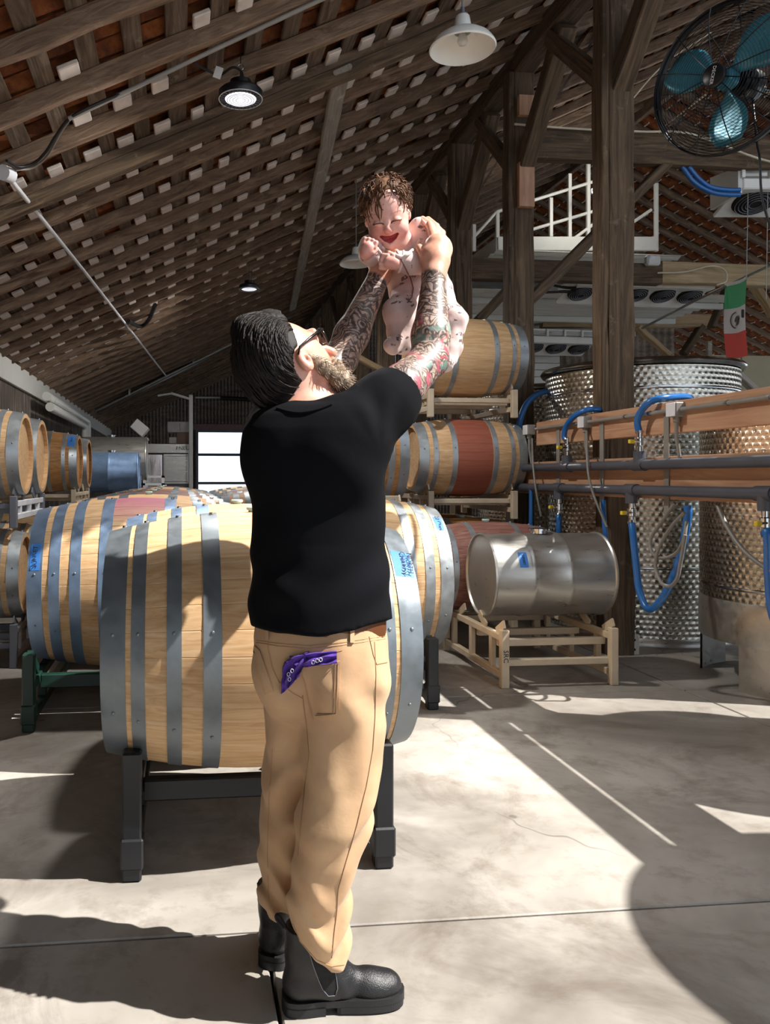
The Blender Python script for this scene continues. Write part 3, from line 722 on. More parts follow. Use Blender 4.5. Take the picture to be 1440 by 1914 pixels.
# right-hand stacks
sx = (2.02 + 2.95) / 2 - .10; syy = at(880, 6.95)[1]
rb_ = barrel('barrique', 'barrel with broad red wine band round its middle', (sx + .03, syy, 1.475), 0, 'oak_band', 'galv')
tb = barrel('barrique', 'topmost clean oak barrel beside the baby\'s foot', (sx + .03, syy - .02, 2.33), 0, 'oak', 'galv')
lb = barrel('barrique', 'dark lower barrel under the red banded one', (sx + .03, syy, .625), 0, 'oak_dark', 'galv', detail=1)
lb2 = barrel('barrique', 'dark lower barrel behind the one under the red band', (sx + .03, syy + .69, .625), 0, 'oak_dark', 'galv', detail=1)
barrel('barrique', 'barrel behind the red banded barrel in the stack', (sx + .03, syy + .69, 1.475), 0, 'oak_dark', 'galv', detail=1)
for z, lb_, mk in ((0, 'cream floor rack at the foot of the tall stack', 'cream'), (.955, 'cream rack carrying the red banded barrel', 'cream'), (1.80, 'cream rack between the red banded and the topmost barrel', 'cream')):
    rack_small(lb_, (sx + .02, syy + .33, z), mk, 0, .30 if z == 0 else .235, .36, .60)
hb = barrel('hogshead', 'dark oak barrel end with tape showing past the man\'s right side', (1.70 - .5, at(775, 6.2)[1] + .15, 1.47), 0, 'oak_dark', 'galv')
tape(hb, Kh, .5 * Kh['L'] * .90, .05, .45, .75, [('PN', .03)], txtrot=-PI / 2)
barrel('hogshead', 'barrel under the dark oak barrel, behind the pale large one', (1.70 - .52, at(775, 6.2)[1] + .15, .66), 0, 'oak_dark', 'galv', detail=1)
rack_small('cream rack with white label bar under the dark oak barrel', (1.20, at(775, 6.2)[1] + .15, 1.0), 'cream', 0, .12, .36, .42)
rack_small('cream floor rack hidden behind the pale large barrel', (1.20, at(775, 6.2)[1] + .15, 0), 'cream', 0, .26, .36, .42)
# steel drum on the cream rack with a red-stained barrel behind
dxc = (P(885, 893, 5.2).x + P(1155, 893, 5.2).x) / 2; dyc = at(1020, 5.40)[1]
rk = rack_small('cream rack stencilled SRC carrying the steel drum', (dxc - .005, dyc + .16, 0), 'cream', 0, .36, .355, .55, None, 'SRC')
lam = barrel('barrique', 'barrel with red lettered head behind the steel drum', (dxc - .07, dyc + .66, .635), 0, 'oak_red', 'galv')
M = Matrix.Translation((-Kb['L'] / 2 + .028, 0, 0)) @ Matrix.Rotation(-PI / 2, 4, 'Z') @ Matrix.Rotation(PI / 2, 4, 'X')
text_mesh('head_lettering', 'LAM', .11, paint('red_stencil', '#a8231c', .7), lam, depth=.0006).matrix_local = M
def drum(label, loc, r, L, matk='steel', bead=(.32, .62), tapeit=False, lidm=None):
    t = thing('steel_drum', label, 'drum', loc, 0, 'steel drums'); pr = [(0, -L / 2 + .012), (r - .012, -L / 2 + .012), (r - .004, -L / 2), (r + .006, -L / 2), (r + .008, -L / 2 + .012), (r, -L / 2 + .02)]
    for b in bead:
        x = -L / 2 + L * b; pr += [(r, x - .03), (r + .006, x - .014), (r + .009, x), (r + .006, x + .014), (r, x + .03)]
    pr += [(r, L / 2 - .02), (r + .008, L / 2 - .012), (r + .006, L / 2), (r - .004, L / 2), (r - .012, L / 2 - .012), (0, L / 2 - .012)]
    MB().lathe(pr, 64, Matrix.Rotation(PI / 2, 4, 'Y')).obj('shell', MT[matk], t, smooth=35, recalc=True)
    MB().lathe([(0, r), (.055, r), (.055, r + .02), (.07, r + .022), (.07, r + .032), (0, r + .034)], 24).obj('filler_cap', MT['chrome'], t, smooth=40)
    return t
dm = drum('stainless drum lying on the cream rack in the sun patches', (dxc + .045, dyc, .655), .272, .82)
dtape = MB(); vs_ = []
for i in range(7):
    a = .92 + .38 * i / 6
    for x in (-.245, -.188): vs_.append((x, -math.sin(a) * .2735, math.cos(a) * .2735))
dtape.add(vs_, [(2 * i, 2 * i + 1, 2 * i + 3, 2 * i + 2) for i in range(6)])
dt = dtape.obj('tape_label', MT['tape'], dm); dt['label'] = 'blue tape'
o = text_mesh('handwriting', 'SUNSET', .022, MT['ink'], dt, depth=.0003); o.matrix_local = Matrix.Rotation(1.11, 4, 'X') @ Matrix.Translation((-.216, 0, .2745)) @ Matrix.Rotation(-PI / 2, 4, 'Z')
# far steel drums at the end of the left stack
xd, yd = at(222, 12.2); MT['bluesteel'] = metal('bluish_steel', '#86a3c8', .42, mt=.5)
drum('blue-grey steel drum with blue tag in the left wall stack', (xd - .10, yd, 1.40), .285, .80, 'bluesteel', (.45,))
xd, yd = at(215, 13.4); drum('big horizontal steel tank above the blue-grey drum', (xd - .05, yd, 1.62), .36, 1.15, 'steel', ())
xd, yd = at(265, 12.95); drum('steel drum seen end-on behind the blue-grey one', (xd - .42, yd, 1.36), .285, .80, 'bluesteel', (.45,))
rack_small('grey rack carrying the blue-grey steel drums', (at(222, 12.5)[0] - .2, at(222, 12.5)[1], .0), 'rackgrey', 0, 1.05, .36, .75)
# ================================================================== tanks, pipes, fittings
def tank(label, x, y, r, h, matk='swirl', z0=.05, seams=(.62,), legs=False, dim=None):
    t = thing('steel_tank', label, 'tank', (x, y, 0), 0, 'steel wine tanks')
    zb_ = z0
    MB().lathe([(r * .98, zb_), (r, zb_), (r, h - .03), (r - .008, h - .03), (r - .008, zb_ + .02)], 96).obj('shell', MT[matk], t, smooth=40, recalc=True)
    MB().lathe([(r - .012, h - .02), (r + .03, h - .02), (r + .045, h + .005), (r + .03, h + .03), (r - .012, h + .03), (r - .012, h - .02)], 96).obj('rim', MT['chrome'], t, smooth=60, recalc=True)
    MB().lathe([(0, h + .005), (r - .012, h + .005)], 64).obj('lid', MT['steel'], t)
    for f in seams: MB().lathe([(r, f - .012), (r + .004, f - .006), (r + .004, f + .006), (r, f + .012)], 96).obj('seam_band', MT['chrome'], t, smooth=60)
    if dim:
        mb = MB()
        for z in dim:
            n = int(2 * PI * r / .10)
            for i in range(n):
                a = 2 * PI * (i + (.5 if z == dim[0] else 0)) / n
                M = Matrix.Rotation(a, 4, 'Z') @ Matrix.Translation((r, 0, z)) @ Matrix.Rotation(PI / 2, 4, 'Y')
                mb.lathe([(.012, 0), (.008, .003), (.003, .001), (0, .001)], 8, M)
        o = mb.obj('weld_dimples', MT['steel'], t, smooth=50); o['kind'] = 'stuff'
    if legs:
        MB().lathe([(r + .004, .28), (r + .006, .30), (r + .006, .52), (r, .54)], 96).obj('skirt', MT['steel'], t, smooth=40)
        for k in range(4):
            a0 = k * PI / 2 + .25; MB().lathe([(r - .01, .0), (r + .004, .0), (r + .004, .30), (r - .01, .30), (r - .01, 0)], 10, None, a0, a0 + .55).obj('leg', MT['steel'], t, smooth=40, recalc=True)
    else:
        MB().lathe([(r + .02, 0), (r + .02, .03), (r, .06)], 96).obj('foot_ring', MT['steel'], t, smooth=40)
    return t
T1 = tank('big engine-turned steel tank behind the nearest post', 3.91, 6.52, .76, 2.20, 'swirl', .04, (.60, 2.0, 1.2), dim=(1.50, 1.62))
T0 = tank('engine-turned steel tank farther back, left of the big one', 3.91, 8.22, .74, 2.20, 'swirl', .04, (.60, 2.0))
T3 = tank('short steel tank on legs at the right edge', 3.98, 4.70, .63, 1.78, 'swirl_s', .30, (.62, 1.17), legs=True, dim=(1.46, 1.58))
T4 = tank('short steel tank out of view right of the one on legs', 3.95, 3.05, .68, 1.78, 'swirl', .04, (.62,))
T5 = tank('tall steel tank out of view at right, nearest the camera', 3.95, 1.35, .72, 2.45, 'swirl', .04, (.62,))
beam_obj('grey_prop', PY(1350, 672, 6.75) - Vector((3.91, 6.52, 0)), PY(1420, 737, 6.75) - Vector((3.91, 6.52, 0)), .05, .09, MT['greyplank'], T1, (0, 1, 0))  # grey diagonal prop beside the tank rim, parented to the tank
# tank valves
def valve(parent, M, handle='redp'):
    v = MB().tube([(0, 0, 0), (.10, 0, 0)], .022, 12).obj('outlet', MT['chrome'], parent, smooth=40); v.matrix_local = M
    h = MB().box((.08, -.03, .02), (.02, .07, .05), None, .004).obj('valve_handle', MT[handle], v)
    return v
# ------------------------------------------------------------------ pipe wall
BX = 2.93
def board(label, za, zb_, y0, y1): return tag(beam_obj('fir_board', (BX, y0, (za + zb_) / 2), (BX, y1, (za + zb_) / 2), .04, zb_ - za, MT['fir'], None, (0, 0, 1), .004), label, 'board', 'boards of the pipe wall')
board('upper fir board carrying the thin grey conduit', 1.565, 1.755, 2.0, 6.35)
board('lower fir board behind the two grey pipes', 1.17, 1.43, 2.0, 6.9)
ps = thing('timber_post', 'timber post at the right edge that carries the fan', 'post', (3.3, 3.72, 0), 0, 'posts of the middle row')
beam_obj('post', (0, 0, 0), (0, 0, RZ(3.3) - .2), .2, .2, MT['timber'], ps, (0, 1, 0), .012, .006)
pv = thing('pipe_strap', 'row of grey steel straps holding the pipes to the boards', 'strap', (BX - .026, 3.0, 1.2))
for yy in (.55, 1.55, 2.3, 2.95): MB().box((0, yy, .19), (.006, .05, .62)).obj('strap', MT['conduit_p'], pv)
PXp = BX - .075
def pipe(label, z, y0, y1, r=.031):
    t = thing('drain_pipe', label, 'pipe', (PXp, y0, z), 0, 'grey pipes of the pipe wall')
    MB().tube([(0, 0, 0), (0, y1 - y0, 0)], r, 20).obj('pipe', MT['pvc'], t, smooth=40)
    return t
zU = PX(1440, 862, PXp).z; zLw = PX(1440, 923, PXp).z
pU = pipe('upper dark grey plastic pipe along the fir board', zU, 2.0, 6.9); pL = pipe('lower dark grey plastic pipe along the fir board', zLw, 2.0, 6.9)
def tee(pp, px, y, up):
    w_ = PX(px, y, PXp); l = Vector((0, w_.y - 2.0, 0)); d = 1 if up else -1
    t = MB().tube([l + Vector((0, -.06, 0)), l + Vector((0, .06, 0))], .039, 20).obj('tee_fitting', MT['pvc'], pp, smooth=40)
    MB().tube([l, l + Vector((0, 0, d * .085))], .037, 16).obj('tee_neck', MT['pvc'], t, smooth=40)
    v = MB(); v.tube([l + Vector((0, 0, d * .085)), l + Vector((0, 0, d * .115)), l + Vector((0, 0, d * .12)), l + Vector((0, 0, d * .165)), l + Vector((0, 0, d * .17)), l + Vector((0, 0, d * .215))], [.018, .018, .028, .028, .018, .02], 14)
    b = v.obj('valve', MT['chrome'], pp, smooth=40)
    MB().box(l + Vector((-.03, -.03, d * .143)), (.09, .014, .012), Matrix.Rotation(.5, 3, 'Z'), .003).obj('valve_lever', MT['chrome'], b)
    MB().box(l + Vector((-.09, -.062, d * .143)), (.05, .018, .024), Matrix.Rotation(.5, 3, 'Z'), .003).obj('lever_grip', MT['yellow'], b)
    return Vector((PXp, 2.0, pp.location.z)) + l + Vector((0, 0, d * .2))
def hose(label, pts, r=.021, matk='hose', cuffs=True, cat='hose', grp='blue hoses', n=10):
    pts = [Vector(p) for p in pts]; t = thing('hose', label, cat, pts[0], 0, grp); q = bez([p - pts[0] for p in pts], 10)
    MB().tube(q, r, n).obj('tube', MT[matk], t, smooth=60)
    if cuffs: MB().tube([q[0], q[2]], r * 1.12, 14).obj('clamp', MT['chrome'], t, smooth=40)
    return t
HX = PXp - .01
u1 = tee(pU, 1196, 850, True); u2 = tee(pU, 1060, 870, True)
hose('blue hose arching from upper pipe over the conduit box', [u1, PX(1192, 790, HX), PX(1198, 770, HX), PX(1218, 750, HX + .02), PX(1250, 743, HX + .12), PX(1285, 742, HX + .35), PX(1296, 750, HX + .5)])
hose('blue hose arching in front of nearest post', [u2, PX(1055, 815, HX), PX(1060, 795, HX), PX(1078, 775, HX + .02), PX(1105, 765, HX + .1), PX(1135, 768, HX + .3)])
hose('blue hose curving from the tank valve behind the barrel stack', [P(1024, 731, 7.0), P(1005, 737, 7.0), P(985, 755, 7.0), P(973, 785, 7.0), P(966, 830, 7.05), P(962, 880, 7.1)], .026, cuffs=False)
l1 = tee(pL, 1181, 917, False); l2 = tee(pL, 1045, 910, False); l3 = tee(pL, 1432, 923, False)
HL = HX
hose('long blue hose hanging in a deep loop under the pipes', [l1, PX(1184, 1000, HL), PX(1190, 1060, HL), PX(1196, 1105, HL), PX(1212, 1138, HL), PX(1236, 1122, HL + .02), PX(1258, 1080, HL + .04), PX(1276, 1025, HL + .06), PX(1286, 965, HL + .06), PX(1286, 945, HL + .06)], .022)
hose('short blue hose hanging behind the steel drum', [l2, PX(1045, 975, HL), PX(1045, 1020, HL), PX(1050, 1060, HL)], .02)
hose('blue hose hanging down at the right edge', [l3, PX(1436, 1000, HL), PX(1438, 1080, HL), PX(1446, 1150, HL), PX(1470, 1190, HL)], .022)
hose('thin blue hose beside nearest post below the board', [PX(1128, 935, HX + .03), PX(1130, 975, HX + .02), PX(1135, 1020, HX + .02), PX(1140, 1075, HX)], .016, cuffs=False)
hose('blue hose hanging at the left end of the pipes', [PX(993, 912, HX), PX(993, 960, HX), PX(992, 1000, HX)], .016, cuffs=False)
hose('grey hose looped once under the fir board', [PX(1262, 940, HX + .05), PX(1238, 975, HX + .04), PX(1218, 1005, HX + .02), PX(1218, 1030, HX), PX(1235, 1043, HX - .02), PX(1262, 1036, HX - .03), PX(1278, 1010, HX - .03), PX(1284, 975, HX)], .0105, 'hoseg', False, grp='grey hoses')
hose('grey hose with a lower loop tied to the blue hose', [PX(1280, 958, HX), PX(1255, 985, HX - .02), PX(1232, 1025, HX - .03), PX(1226, 1060, HX - .04), PX(1236, 1088, HX - .05), PX(1252, 1096, HX - .05), PX(1266, 1082, HX - .05), PX(1273, 1050, HX - .04), PX(1282, 1000, HX - .03)], .0105, 'hoseg', False, grp='grey hoses')
hose('dark grey hose sagging to the right edge', [PX(1342, 945, HX + .05), PX(1360, 985, HX + .03), PX(1392, 1030, HX + .01), PX(1440, 1066, HX), PX(1500, 1090, HX)], .012, 'hoseg', False, grp='grey hoses')
hose('grey hose crossing both pipes left of the nearest post', [PX(1097, 800, HX + .04), PX(1098, 850, HX - .03), PX(1101, 890, HX - .05), PX(1112, 930, HX - .04), PX(1135, 985, HX)], .0085, 'hoseg', False, grp='grey hoses')
hose('thin grey hose at the far left end of the boards', [PX(995, 820, HX + .04), PX(997, 870, HX - .03), PX(1003, 920, HX - .04), PX(1012, 965, HX)], .0085, 'hoseg', False, grp='grey hoses')
cd = thing('conduit_run', 'thin grey conduit with junction boxes on the upper board', 'conduit', (BX - .045, 2.0, PX(1440, 742, BX - .045).z))
CX = BX - .045; cz = cd.location.z
MB().tube([(0, 0, 0), (0, 4.3, 0)], .0125, 12).obj('pipe', MT['conduit_p'], cd, smooth=40)
for px in (1265, 1095, 990):
    y = PX(px, 765, CX).y - 2.0
    b = MB().box((0, y, -.0), (.07, .09, .085), None, .006).obj('junction_box', MT['conduit_p'], cd)
    MB().box((-.037, y, 0), (.008, .085, .08), None, .003).obj('cover', MT['rackwhite'], b)
    MB().tube([(0, y, -.04), (0, y, -.07), (0, y, -.075), (0, y, -.16), (.03, y, -.34)], [.02, .02, .012, .011, .0105], 10).obj('drop', MT['conduit_p'], b, smooth=40)
for px in (1440, 1360, 1215, 1170):
    y = PX(px, 755, CX).y - 2.0; MB().tube([(0, y - .008, 0), (0, y + .008, 0)], .016, 12).obj('saddle', MT['conduit'], cd, smooth=40)
# ------------------------------------------------------------------ wall fan
FR, UPV, RTV, FWV = .375, Vector((0, 0, 1)), Vector((cs, -sn, 0)), Vector((sn, cs, 0))
nF = (RTV * -.82 + FWV * -.55 + UPV * -.12).normalized(); cF = P(1358, 148, 4.2)
t = thing('wall_fan', 'large round wall fan with wire cage and blue blades', 'fan', cF)
xF = UPV.cross(nF).normalized(); yF = nF.cross(xF); MF = Matrix((xF, yF, nF)).transposed()
t.rotation_euler = MF.to_euler()
def cage(front):
    mb = MB(); d = 1 if front else -1; n = 26
    def zz(r): f = r / FR; return d * (.035 + .085 * (1 - f ** 3))
    for i in range(3, n + 1):
        r = FR * i / n; mb.tube([(r * math.cos(2 * PI * k / 40), r * math.sin(2 * PI * k / 40), zz(r)) for k in range(40)], .0017, 4, closed=True)
    for k in range(12):
        a = 2 * PI * k / 12 + (.1 if front else .35); mb.tube([(r * math.cos(a), r * math.sin(a), zz(r) + d * .002) for r in [FR * q / 8 for q in range(1, 9)]], .0030, 5)
    return mb
MT['wire'] = metal('dark_wire', '#26272b', .35, mt=.6)
cage(True).obj('front_cage', MT['wire'], t, smooth=60); cage(False).obj('rear_cage', MT['wire'], t, smooth=60)
MB().tube([(FR * math.cos(2 * PI * k / 64), FR * math.sin(2 * PI * k / 64), 0) for k in range(64)], .006, 8, closed=True).obj('rim_ring', MT['wire'], t, smooth=60)
MB().lathe([(FR, -.035), (FR + .002, 0), (FR, .035)], 64).obj('cage_band', MT['wire'], t, smooth=60)
hc = MB().lathe([(0, .135), (.05, .134), (.058, .128), (.060, .115), (0, .112)], 32).obj('badge', MT['blackpl'], t, smooth=40)
text_mesh('lettering', 'DECKER', .024, MT['rackwhite'], hc, M=None, depth=.0004).matrix_local = Matrix.Translation((0, 0, .1356)) @ Matrix.Rotation(-PI / 2 - .3, 4, 'Z')
MT['blade'] = paint('teal_blade', '#3a7f92', .3, .2, .05)
for k in range(3):
    mb = MB(); vs_ = []; n, m = 8, 6
    for i in range(n + 1):
        r = .05 + (.335 - .05) * i / n; w_ = .35 + .95 * math.sin(PI * min(1, (i / n) * .9 + .05)) * .75
        for j in range(m + 1):
            a = w_ * (j / m - .5); vs_.append((r * math.cos(a), r * math.sin(a), .05 * (j / m - .5) * 1.1))
    mb.add(vs_, [(i * (m + 1) + j, (i + 1) * (m + 1) + j, (i + 1) * (m + 1) + j + 1, i * (m + 1) + j + 1) for i in range(n) for j in range(m)])
    o = mb.obj('blade', MT['blade'], t, smooth=60); o.rotation_euler = (0, 0, 2 * PI * k / 3 + .5)
    sm = o.modifiers.new('thick', 'SOLIDIFY'); sm.thickness = .003
MB().lathe([(0, .06), (.045, .055), (.055, .03), (.055, -.03), (0, -.03)], 24).obj('hub', MT['blade'], t, smooth=40)
MB().lathe([(0, -.30), (.07, -.29), (.085, -.26), (.085, -.13), (.06, -.10), (0, -.10)], 28).obj('motor', MT['blackpl'], t, smooth=40)
pm = t.matrix_world.inverted()
bpy.context.view_layer.update()
inv = t.matrix_world.inverted()
arm = MB(); arm.tube([inv @ (cF - nF * .25), inv @ (cF - nF * .42), inv @ Vector((3.3, 3.72, cF.z - .12)), inv @ Vector((3.3, 3.72, cF.z - .35))], .018, 10); arm.obj('bracket', MT['chrome'], t, smooth=50)
hose('black power cord hanging from the fan', [cF - nF * .27, P(1415, 262, 4.2), P(1421, 300, 4.1), P(1424, 360, 4.1), P(1436, 410, 4.1), P(1450, 440, 4.15)], .006, 'cable', False, 'cord', 'cables')
# ------------------------------------------------------------------ lamps
def pendant(label, c, R, top):
    t = thing('pendant_lamp', label, 'lamp', c, 0, 'white enamel pendant lamps'); s = R / .187
    pr = [(.187, 0), (.190, .004), (.183, .02), (.160, .052), (.125, .078), (.08, .094), (.05, .1)]
    MB().lathe([(r * s, z * s) for r, z in pr] + [(r * s - .003, z * s - .004) for r, z in reversed(pr)], 64).obj('shade', MT['white'], t, smooth=60)
    MB().lathe([(r * s, z * s) for r, z in ((.05, .098), (.052, .105), (.046, .15), (.040, .185), (.036, .19), (0, .19))], 32).obj('neck', MT['white'], t, smooth=40)
    MB().lathe([(.03 * s, .188 * s), (.03 * s, .2 * s), (.012 * s, .205 * s), (.012 * s, .24 * s), (0, .24 * s)], 16).obj('cap', MT['rackgrey'], t, smooth=40)
    MB().tube([(0, 0, .23 * s), (0, 0, top - c[2])], .0065, 8).obj('rod', MT['conduit_p'], t, smooth=40)
    MB().lathe([(0, .02 * s), (.022 * s, .027 * s), (.03 * s, .045 * s), (.026 * s, .068 * s), (.014 * s, .095 * s)], 20).obj('bulb', MT['pane'] if False else MT['whitepanel'], t, smooth=60)
    return t
c = P(865, 92, 4.65); pendant('white enamel pendant lamp near the top of the picture', c, .188, RZ(c.x) + .02)
c = P(666, 494, 9.3); pendant('smaller white enamel pendant lamp beside the baby\'s fist', c, .19, RZ(c.x) + .02)
def highbay(label, c, R, top, power):
    t = thing('high_bay_lamp', label, 'lamp', c, 0, 'black round LED lamps'); s = R / .14
    MB().lathe([(r * s, z * s) for r, z in ((.10, 0), (.136, .0), (.14, .006), (.14, .045), (.125, .06), (.075, .066), (.07, .066), (0, .066))], 48).obj('housing', MT['blackpl'], t, smooth=35)
    MB().tube([(.137 * s * math.cos(2 * PI * k / 48), .137 * s * math.sin(2 * PI * k / 48), 0) for k in range(48)], .003 * s, 6, closed=True).obj('rim_ring', MT['rackwhite'], t, smooth=60)
    mb = MB()
    for k in range(28): a = 2 * PI * k / 28; mb.box((.118 * s * math.cos(a), .118 * s * math.sin(a), .0), (.03 * s, .003, .01), Matrix.Rotation(a, 3, 'Z'))
    mb.obj('cooling_fins', MT['rackgrey'], t)
    MB().lathe([(0, -.006 * s), (.06 * s, -.006 * s), (.098 * s, 0), (.10 * s, .004 * s)], 40).obj('lens', MT['lens'], t, smooth=60)
    for r in (.03, .05, .07, .085): MB().tube([(r * s * math.cos(2 * PI * k / 32), r * s * math.sin(2 * PI * k / 32), -.006 * s) for k in range(32)], .002 * s, 5, closed=True).obj('lens_ring', MT['rackwhite'], t, smooth=60)
    MB().lathe([(.068 * s, .06 * s), (.068 * s, .115 * s), (.03 * s, .12 * s), (0, .12 * s)], 16).obj('driver', MT['blackpl'], t, smooth=35)
    rg = MB(); rg.tube([(0, 0, .12 * s), (0, 0, .19 * s)], .005, 6); rg.tube([(.018 * math.cos(2 * PI * k / 16), 0, .205 * s + .018 * math.sin(2 * PI * k / 16)) for k in range(16)], .004, 6, closed=True); rg.tube([(0, 0, .22 * s), (0, 0, top - c[2])], .004, 6)
    rg.obj('hook', MT['chrome'], t, smooth=60)
    ld = bpy.data.lights.new('led_light', 'AREA'); ld.shape = 'DISK'; ld.size = .2; ld.energy = power; ld.color = (1, .97, .92)
    lo = bpy.data.objects.new('led_light', ld); COL.objects.link(lo); lo.parent = t; lo.location = (0, 0, -.02)
    return t
c = P(450, 186, 5.15); hb1 = highbay('black round LED lamp nearest, under the left rafters', c, .142, RZ(c.x) + .02, 60)
MB().box((-.145, -.02, .155), (.05, .002, .075), Matrix.Rotation(.3, 3, 'Y')).obj('paper_tag', MT['cardw'], hb1)
c = P(466, 541, 11.2); highbay('small far black LED lamp above the man\'s hair', c, .145, RZ(c.x) + .02, 90)
c = P(1112, 356, 11.0); fl = thing('flood_lamp', 'small glowing lamp on the white platform railing', 'lamp', c)
MB().box((0, .03, 0), (.07, .05, .07), None, .01).obj('housing', MT['rackwhite'], fl); MB().lathe([(0, 0), (.028, 0), (.03, -.008), (0, -.01)], 16, Matrix.Rotation(-PI / 2, 4, 'X')).obj('lens', emis('flood_lens', '#fffaf0', 30), fl)
ld = bpy.data.lights.new('flood_light', 'POINT'); ld.energy = 20; ld.color = (1, .95, .86); ld.shadow_soft_size = .06; lo = bpy.data.objects.new('flood_light', ld); COL.objects.link(lo); lo.parent = fl; lo.location = (0, -.12, .0)
# ------------------------------------------------------------------ lines under the roof
def rl(x, y):                                          # point on the underside of the left roof seen at a photo pixel
    d = P(x, y, 1.0) - Vector((0, 0, CAMH)); tt = (3.835 - CAMH - .03) / (d.z - TP * d.x); return Vector((0, 0, CAMH)) + d * tt
tag(MB().tube([rl(12, 326), rl(160, 510), rl(311, 703)], .016, 10).obj('roof_conduit', MT['rackwhite'], None, 40), 'pale conduit running down the left roof', 'conduit')
MB_ = MB().tube([rl(5, 322), rl(20, 328)], .05, 12); tag(MB_.obj('conduit_hub', MT['rackwhite'], None, 40), 'white junction cap where the roof conduit starts at left', 'junction box')
tag(MB().tube([rl(128, 222), rl(250, 165), rl(360, 112), rl(620, -10)], .014, 10).obj('roof_conduit', MT['conduit_p'], None, 40), 'grey conduit crossing the near rafters to upper right', 'conduit')
hose('black cable looped along the near rafters at left', [rl(12, 300), rl(35, 312), rl(62, 306), rl(85, 285), rl(104, 255), rl(130, 222), rl(175, 197), rl(270, 158)], .010, 'cable', False, 'cable', 'cables', 8)
hose('grey cable hanging beside the black one at left', [rl(30, 318), rl(60, 314), rl(88, 292), rl(112, 250), rl(134, 218)], .008, 'hoseg', False, 'cable', 'cables', 8)
hose('black cable feeding the nearest LED lamp', [rl(362, 116), rl(382, 128), P(410, 140, 5.2), P(435, 126, 5.15), P(452, 135, 5.15), P(455, 160, 5.15)], .008, 'cable', False, 'cable', 'cables', 8)
hose('black cable drooping where the pale conduit ends', [rl(240, 600), rl(262, 610), rl(278, 598), rl(290, 570)], .03, 'cable', False, 'cable', 'cables', 8)
t = thing('long_duct', 'long shiny twin pipe slanting up the far rafters', 'pipe', P(180, 768, 18.5))
for q in (0, .13): MB().tube([Vector((0, q, 0)), P(698, 512, 18.5) - P(180, 768, 18.5) + Vector((0, q, 0))], .05, 12).obj('pipe', MT['conduit'], t, smooth=40)
for f in (.12, .35, .6): MB().box((P(698, 512, 18.5) - P(180, 768, 18.5)) * f + Vector((0, .06, .06)), (.05, .3, .2), None, .01).obj('hanger', MT['conduit'], t)
hose('pale cable draped along the grey tie beam', [PY(962, 232, 7.2), PY(1010, 236, 7.2), PY(1100, 242, 7.2), PY(1200, 246, 7.2), PY(1290, 250, 7.2), PY(1400, 290, 7.2), PY(1450, 305, 7.2)], .011, 'cablew', False, 'cable', 'cables', 8)
hose('thin pale cable sloping behind the fan', [P(1170, 200, 7.0), P(1240, 122, 6.8), P(1330, 60, 6.6)], .007, 'cablew', False, 'cable', 'cables', 6)
hose('thin pale cord from the fan cage down to the tie beam', [P(1322, 175, 4.4), P(1233, 243, 7.15)], .006, 'cablew', False, 'cable', 'cables', 6)
hose('pale cable curling over the white emergency light', [PY(1230, 510, 8.8), PY(1280, 508, 8.8), PY(1330, 497, 8.8), PY(1355, 505, 8.8), PY(1358, 525, 8.8), PY(1340, 533, 8.8)], .009, 'cablew', False, 'cable', 'cables', 8)
tag(MB().tube([P(1200, 614, 9.6), P(1300, 562, 9.1), P(1440, 496, 8.4), P(1500, 466, 8.1)], .014, 10).obj('hanging_conduit', MT['conduit'], None, 40), 'thin steel conduit that the flag hangs from', 'conduit')
for i, (x, ya, yb_) in enumerate(((1400, 300, 520), (1437, 280, 560))):
    tag(MB().tube([P(x, ya, 8.0), P(x - 4, yb_, 8.0)], .004, 6).obj('hanging_wire', MT['conduit'], None, 40), ('thin wire hanging down to the flag', 'thin wire at the right edge under the fan')[i], 'wire')
# ------------------------------------------------------------------ flag
CAM_P = Vector((0, 0, CAMH)); A, B = P(1356, 533, 8.85), P(1398, 518, 8.2); wdir = (B - A); Wf = wdir.length; wdir.normalize(); nrm = wdir.cross(Vector((0, 0, 1))).normalized()
if nrm.dot(CAM_P - A) < 0: nrm = -nrm
Hf = .80; t = thing('hanging_flag', 'green white and red flag hanging by its short edge', 'flag', A)
def flag_pt(u, v, off=0.0):
    wv = .012 * math.sin(u * 7 + v * 2.2) + .02 * v * math.sin(v * 3 + 1)
    return wdir * (u * Wf * (1 - .06 * v)) + Vector((0, 0, -v * Hf - .015 * math.sin(u * 3))) + nrm * (wv + off) + wdir * .012 * v
def cloth(u0, u1, v0, v1, off, nu=12, nv=8):
    mb = MB(); f, k = [], nu + 1
    for s_ in (0, 1):
        mb.v += [tuple(flag_pt(u0 + (u1 - u0) * i / nu, v0 + (v1 - v0) * j / nv, off - .0015 * s_)) for j in range(nv + 1) for i in range(nu + 1)]
    h = k * (nv + 1)
    for j in range(nv):
        for i in range(nu):
            a = j * k + i; f += [(a, a + 1, a + k + 1, a + k), (h + a, h + a + k, h + a + k + 1, h + a + 1)]
    mb.f = f; return mb
MT['fgreen'] = paint('flag_green', '#55c58b', .75, var=.04); MT['fwhite'] = paint('flag_white', '#f6f4f8', .75, var=.03); MT['fred'] = paint('flag_red', '#f8635a', .75, var=.04); MT['fbrown'] = paint('emblem_brown', '#6b5f58', .8)
for nm, v0, v1, m in (('green_field', 0, .335, 'fgreen'), ('white_field', .335, .668, 'fwhite'), ('red_field', .668, 1.0, 'fred')): cloth(0, 1, v0, v1, 0).obj(nm, MT[m], t, smooth=60)
cloth(0, 1, -.02, .022, .003).obj('sleeve', MT['fwhite'], t, smooth=60)
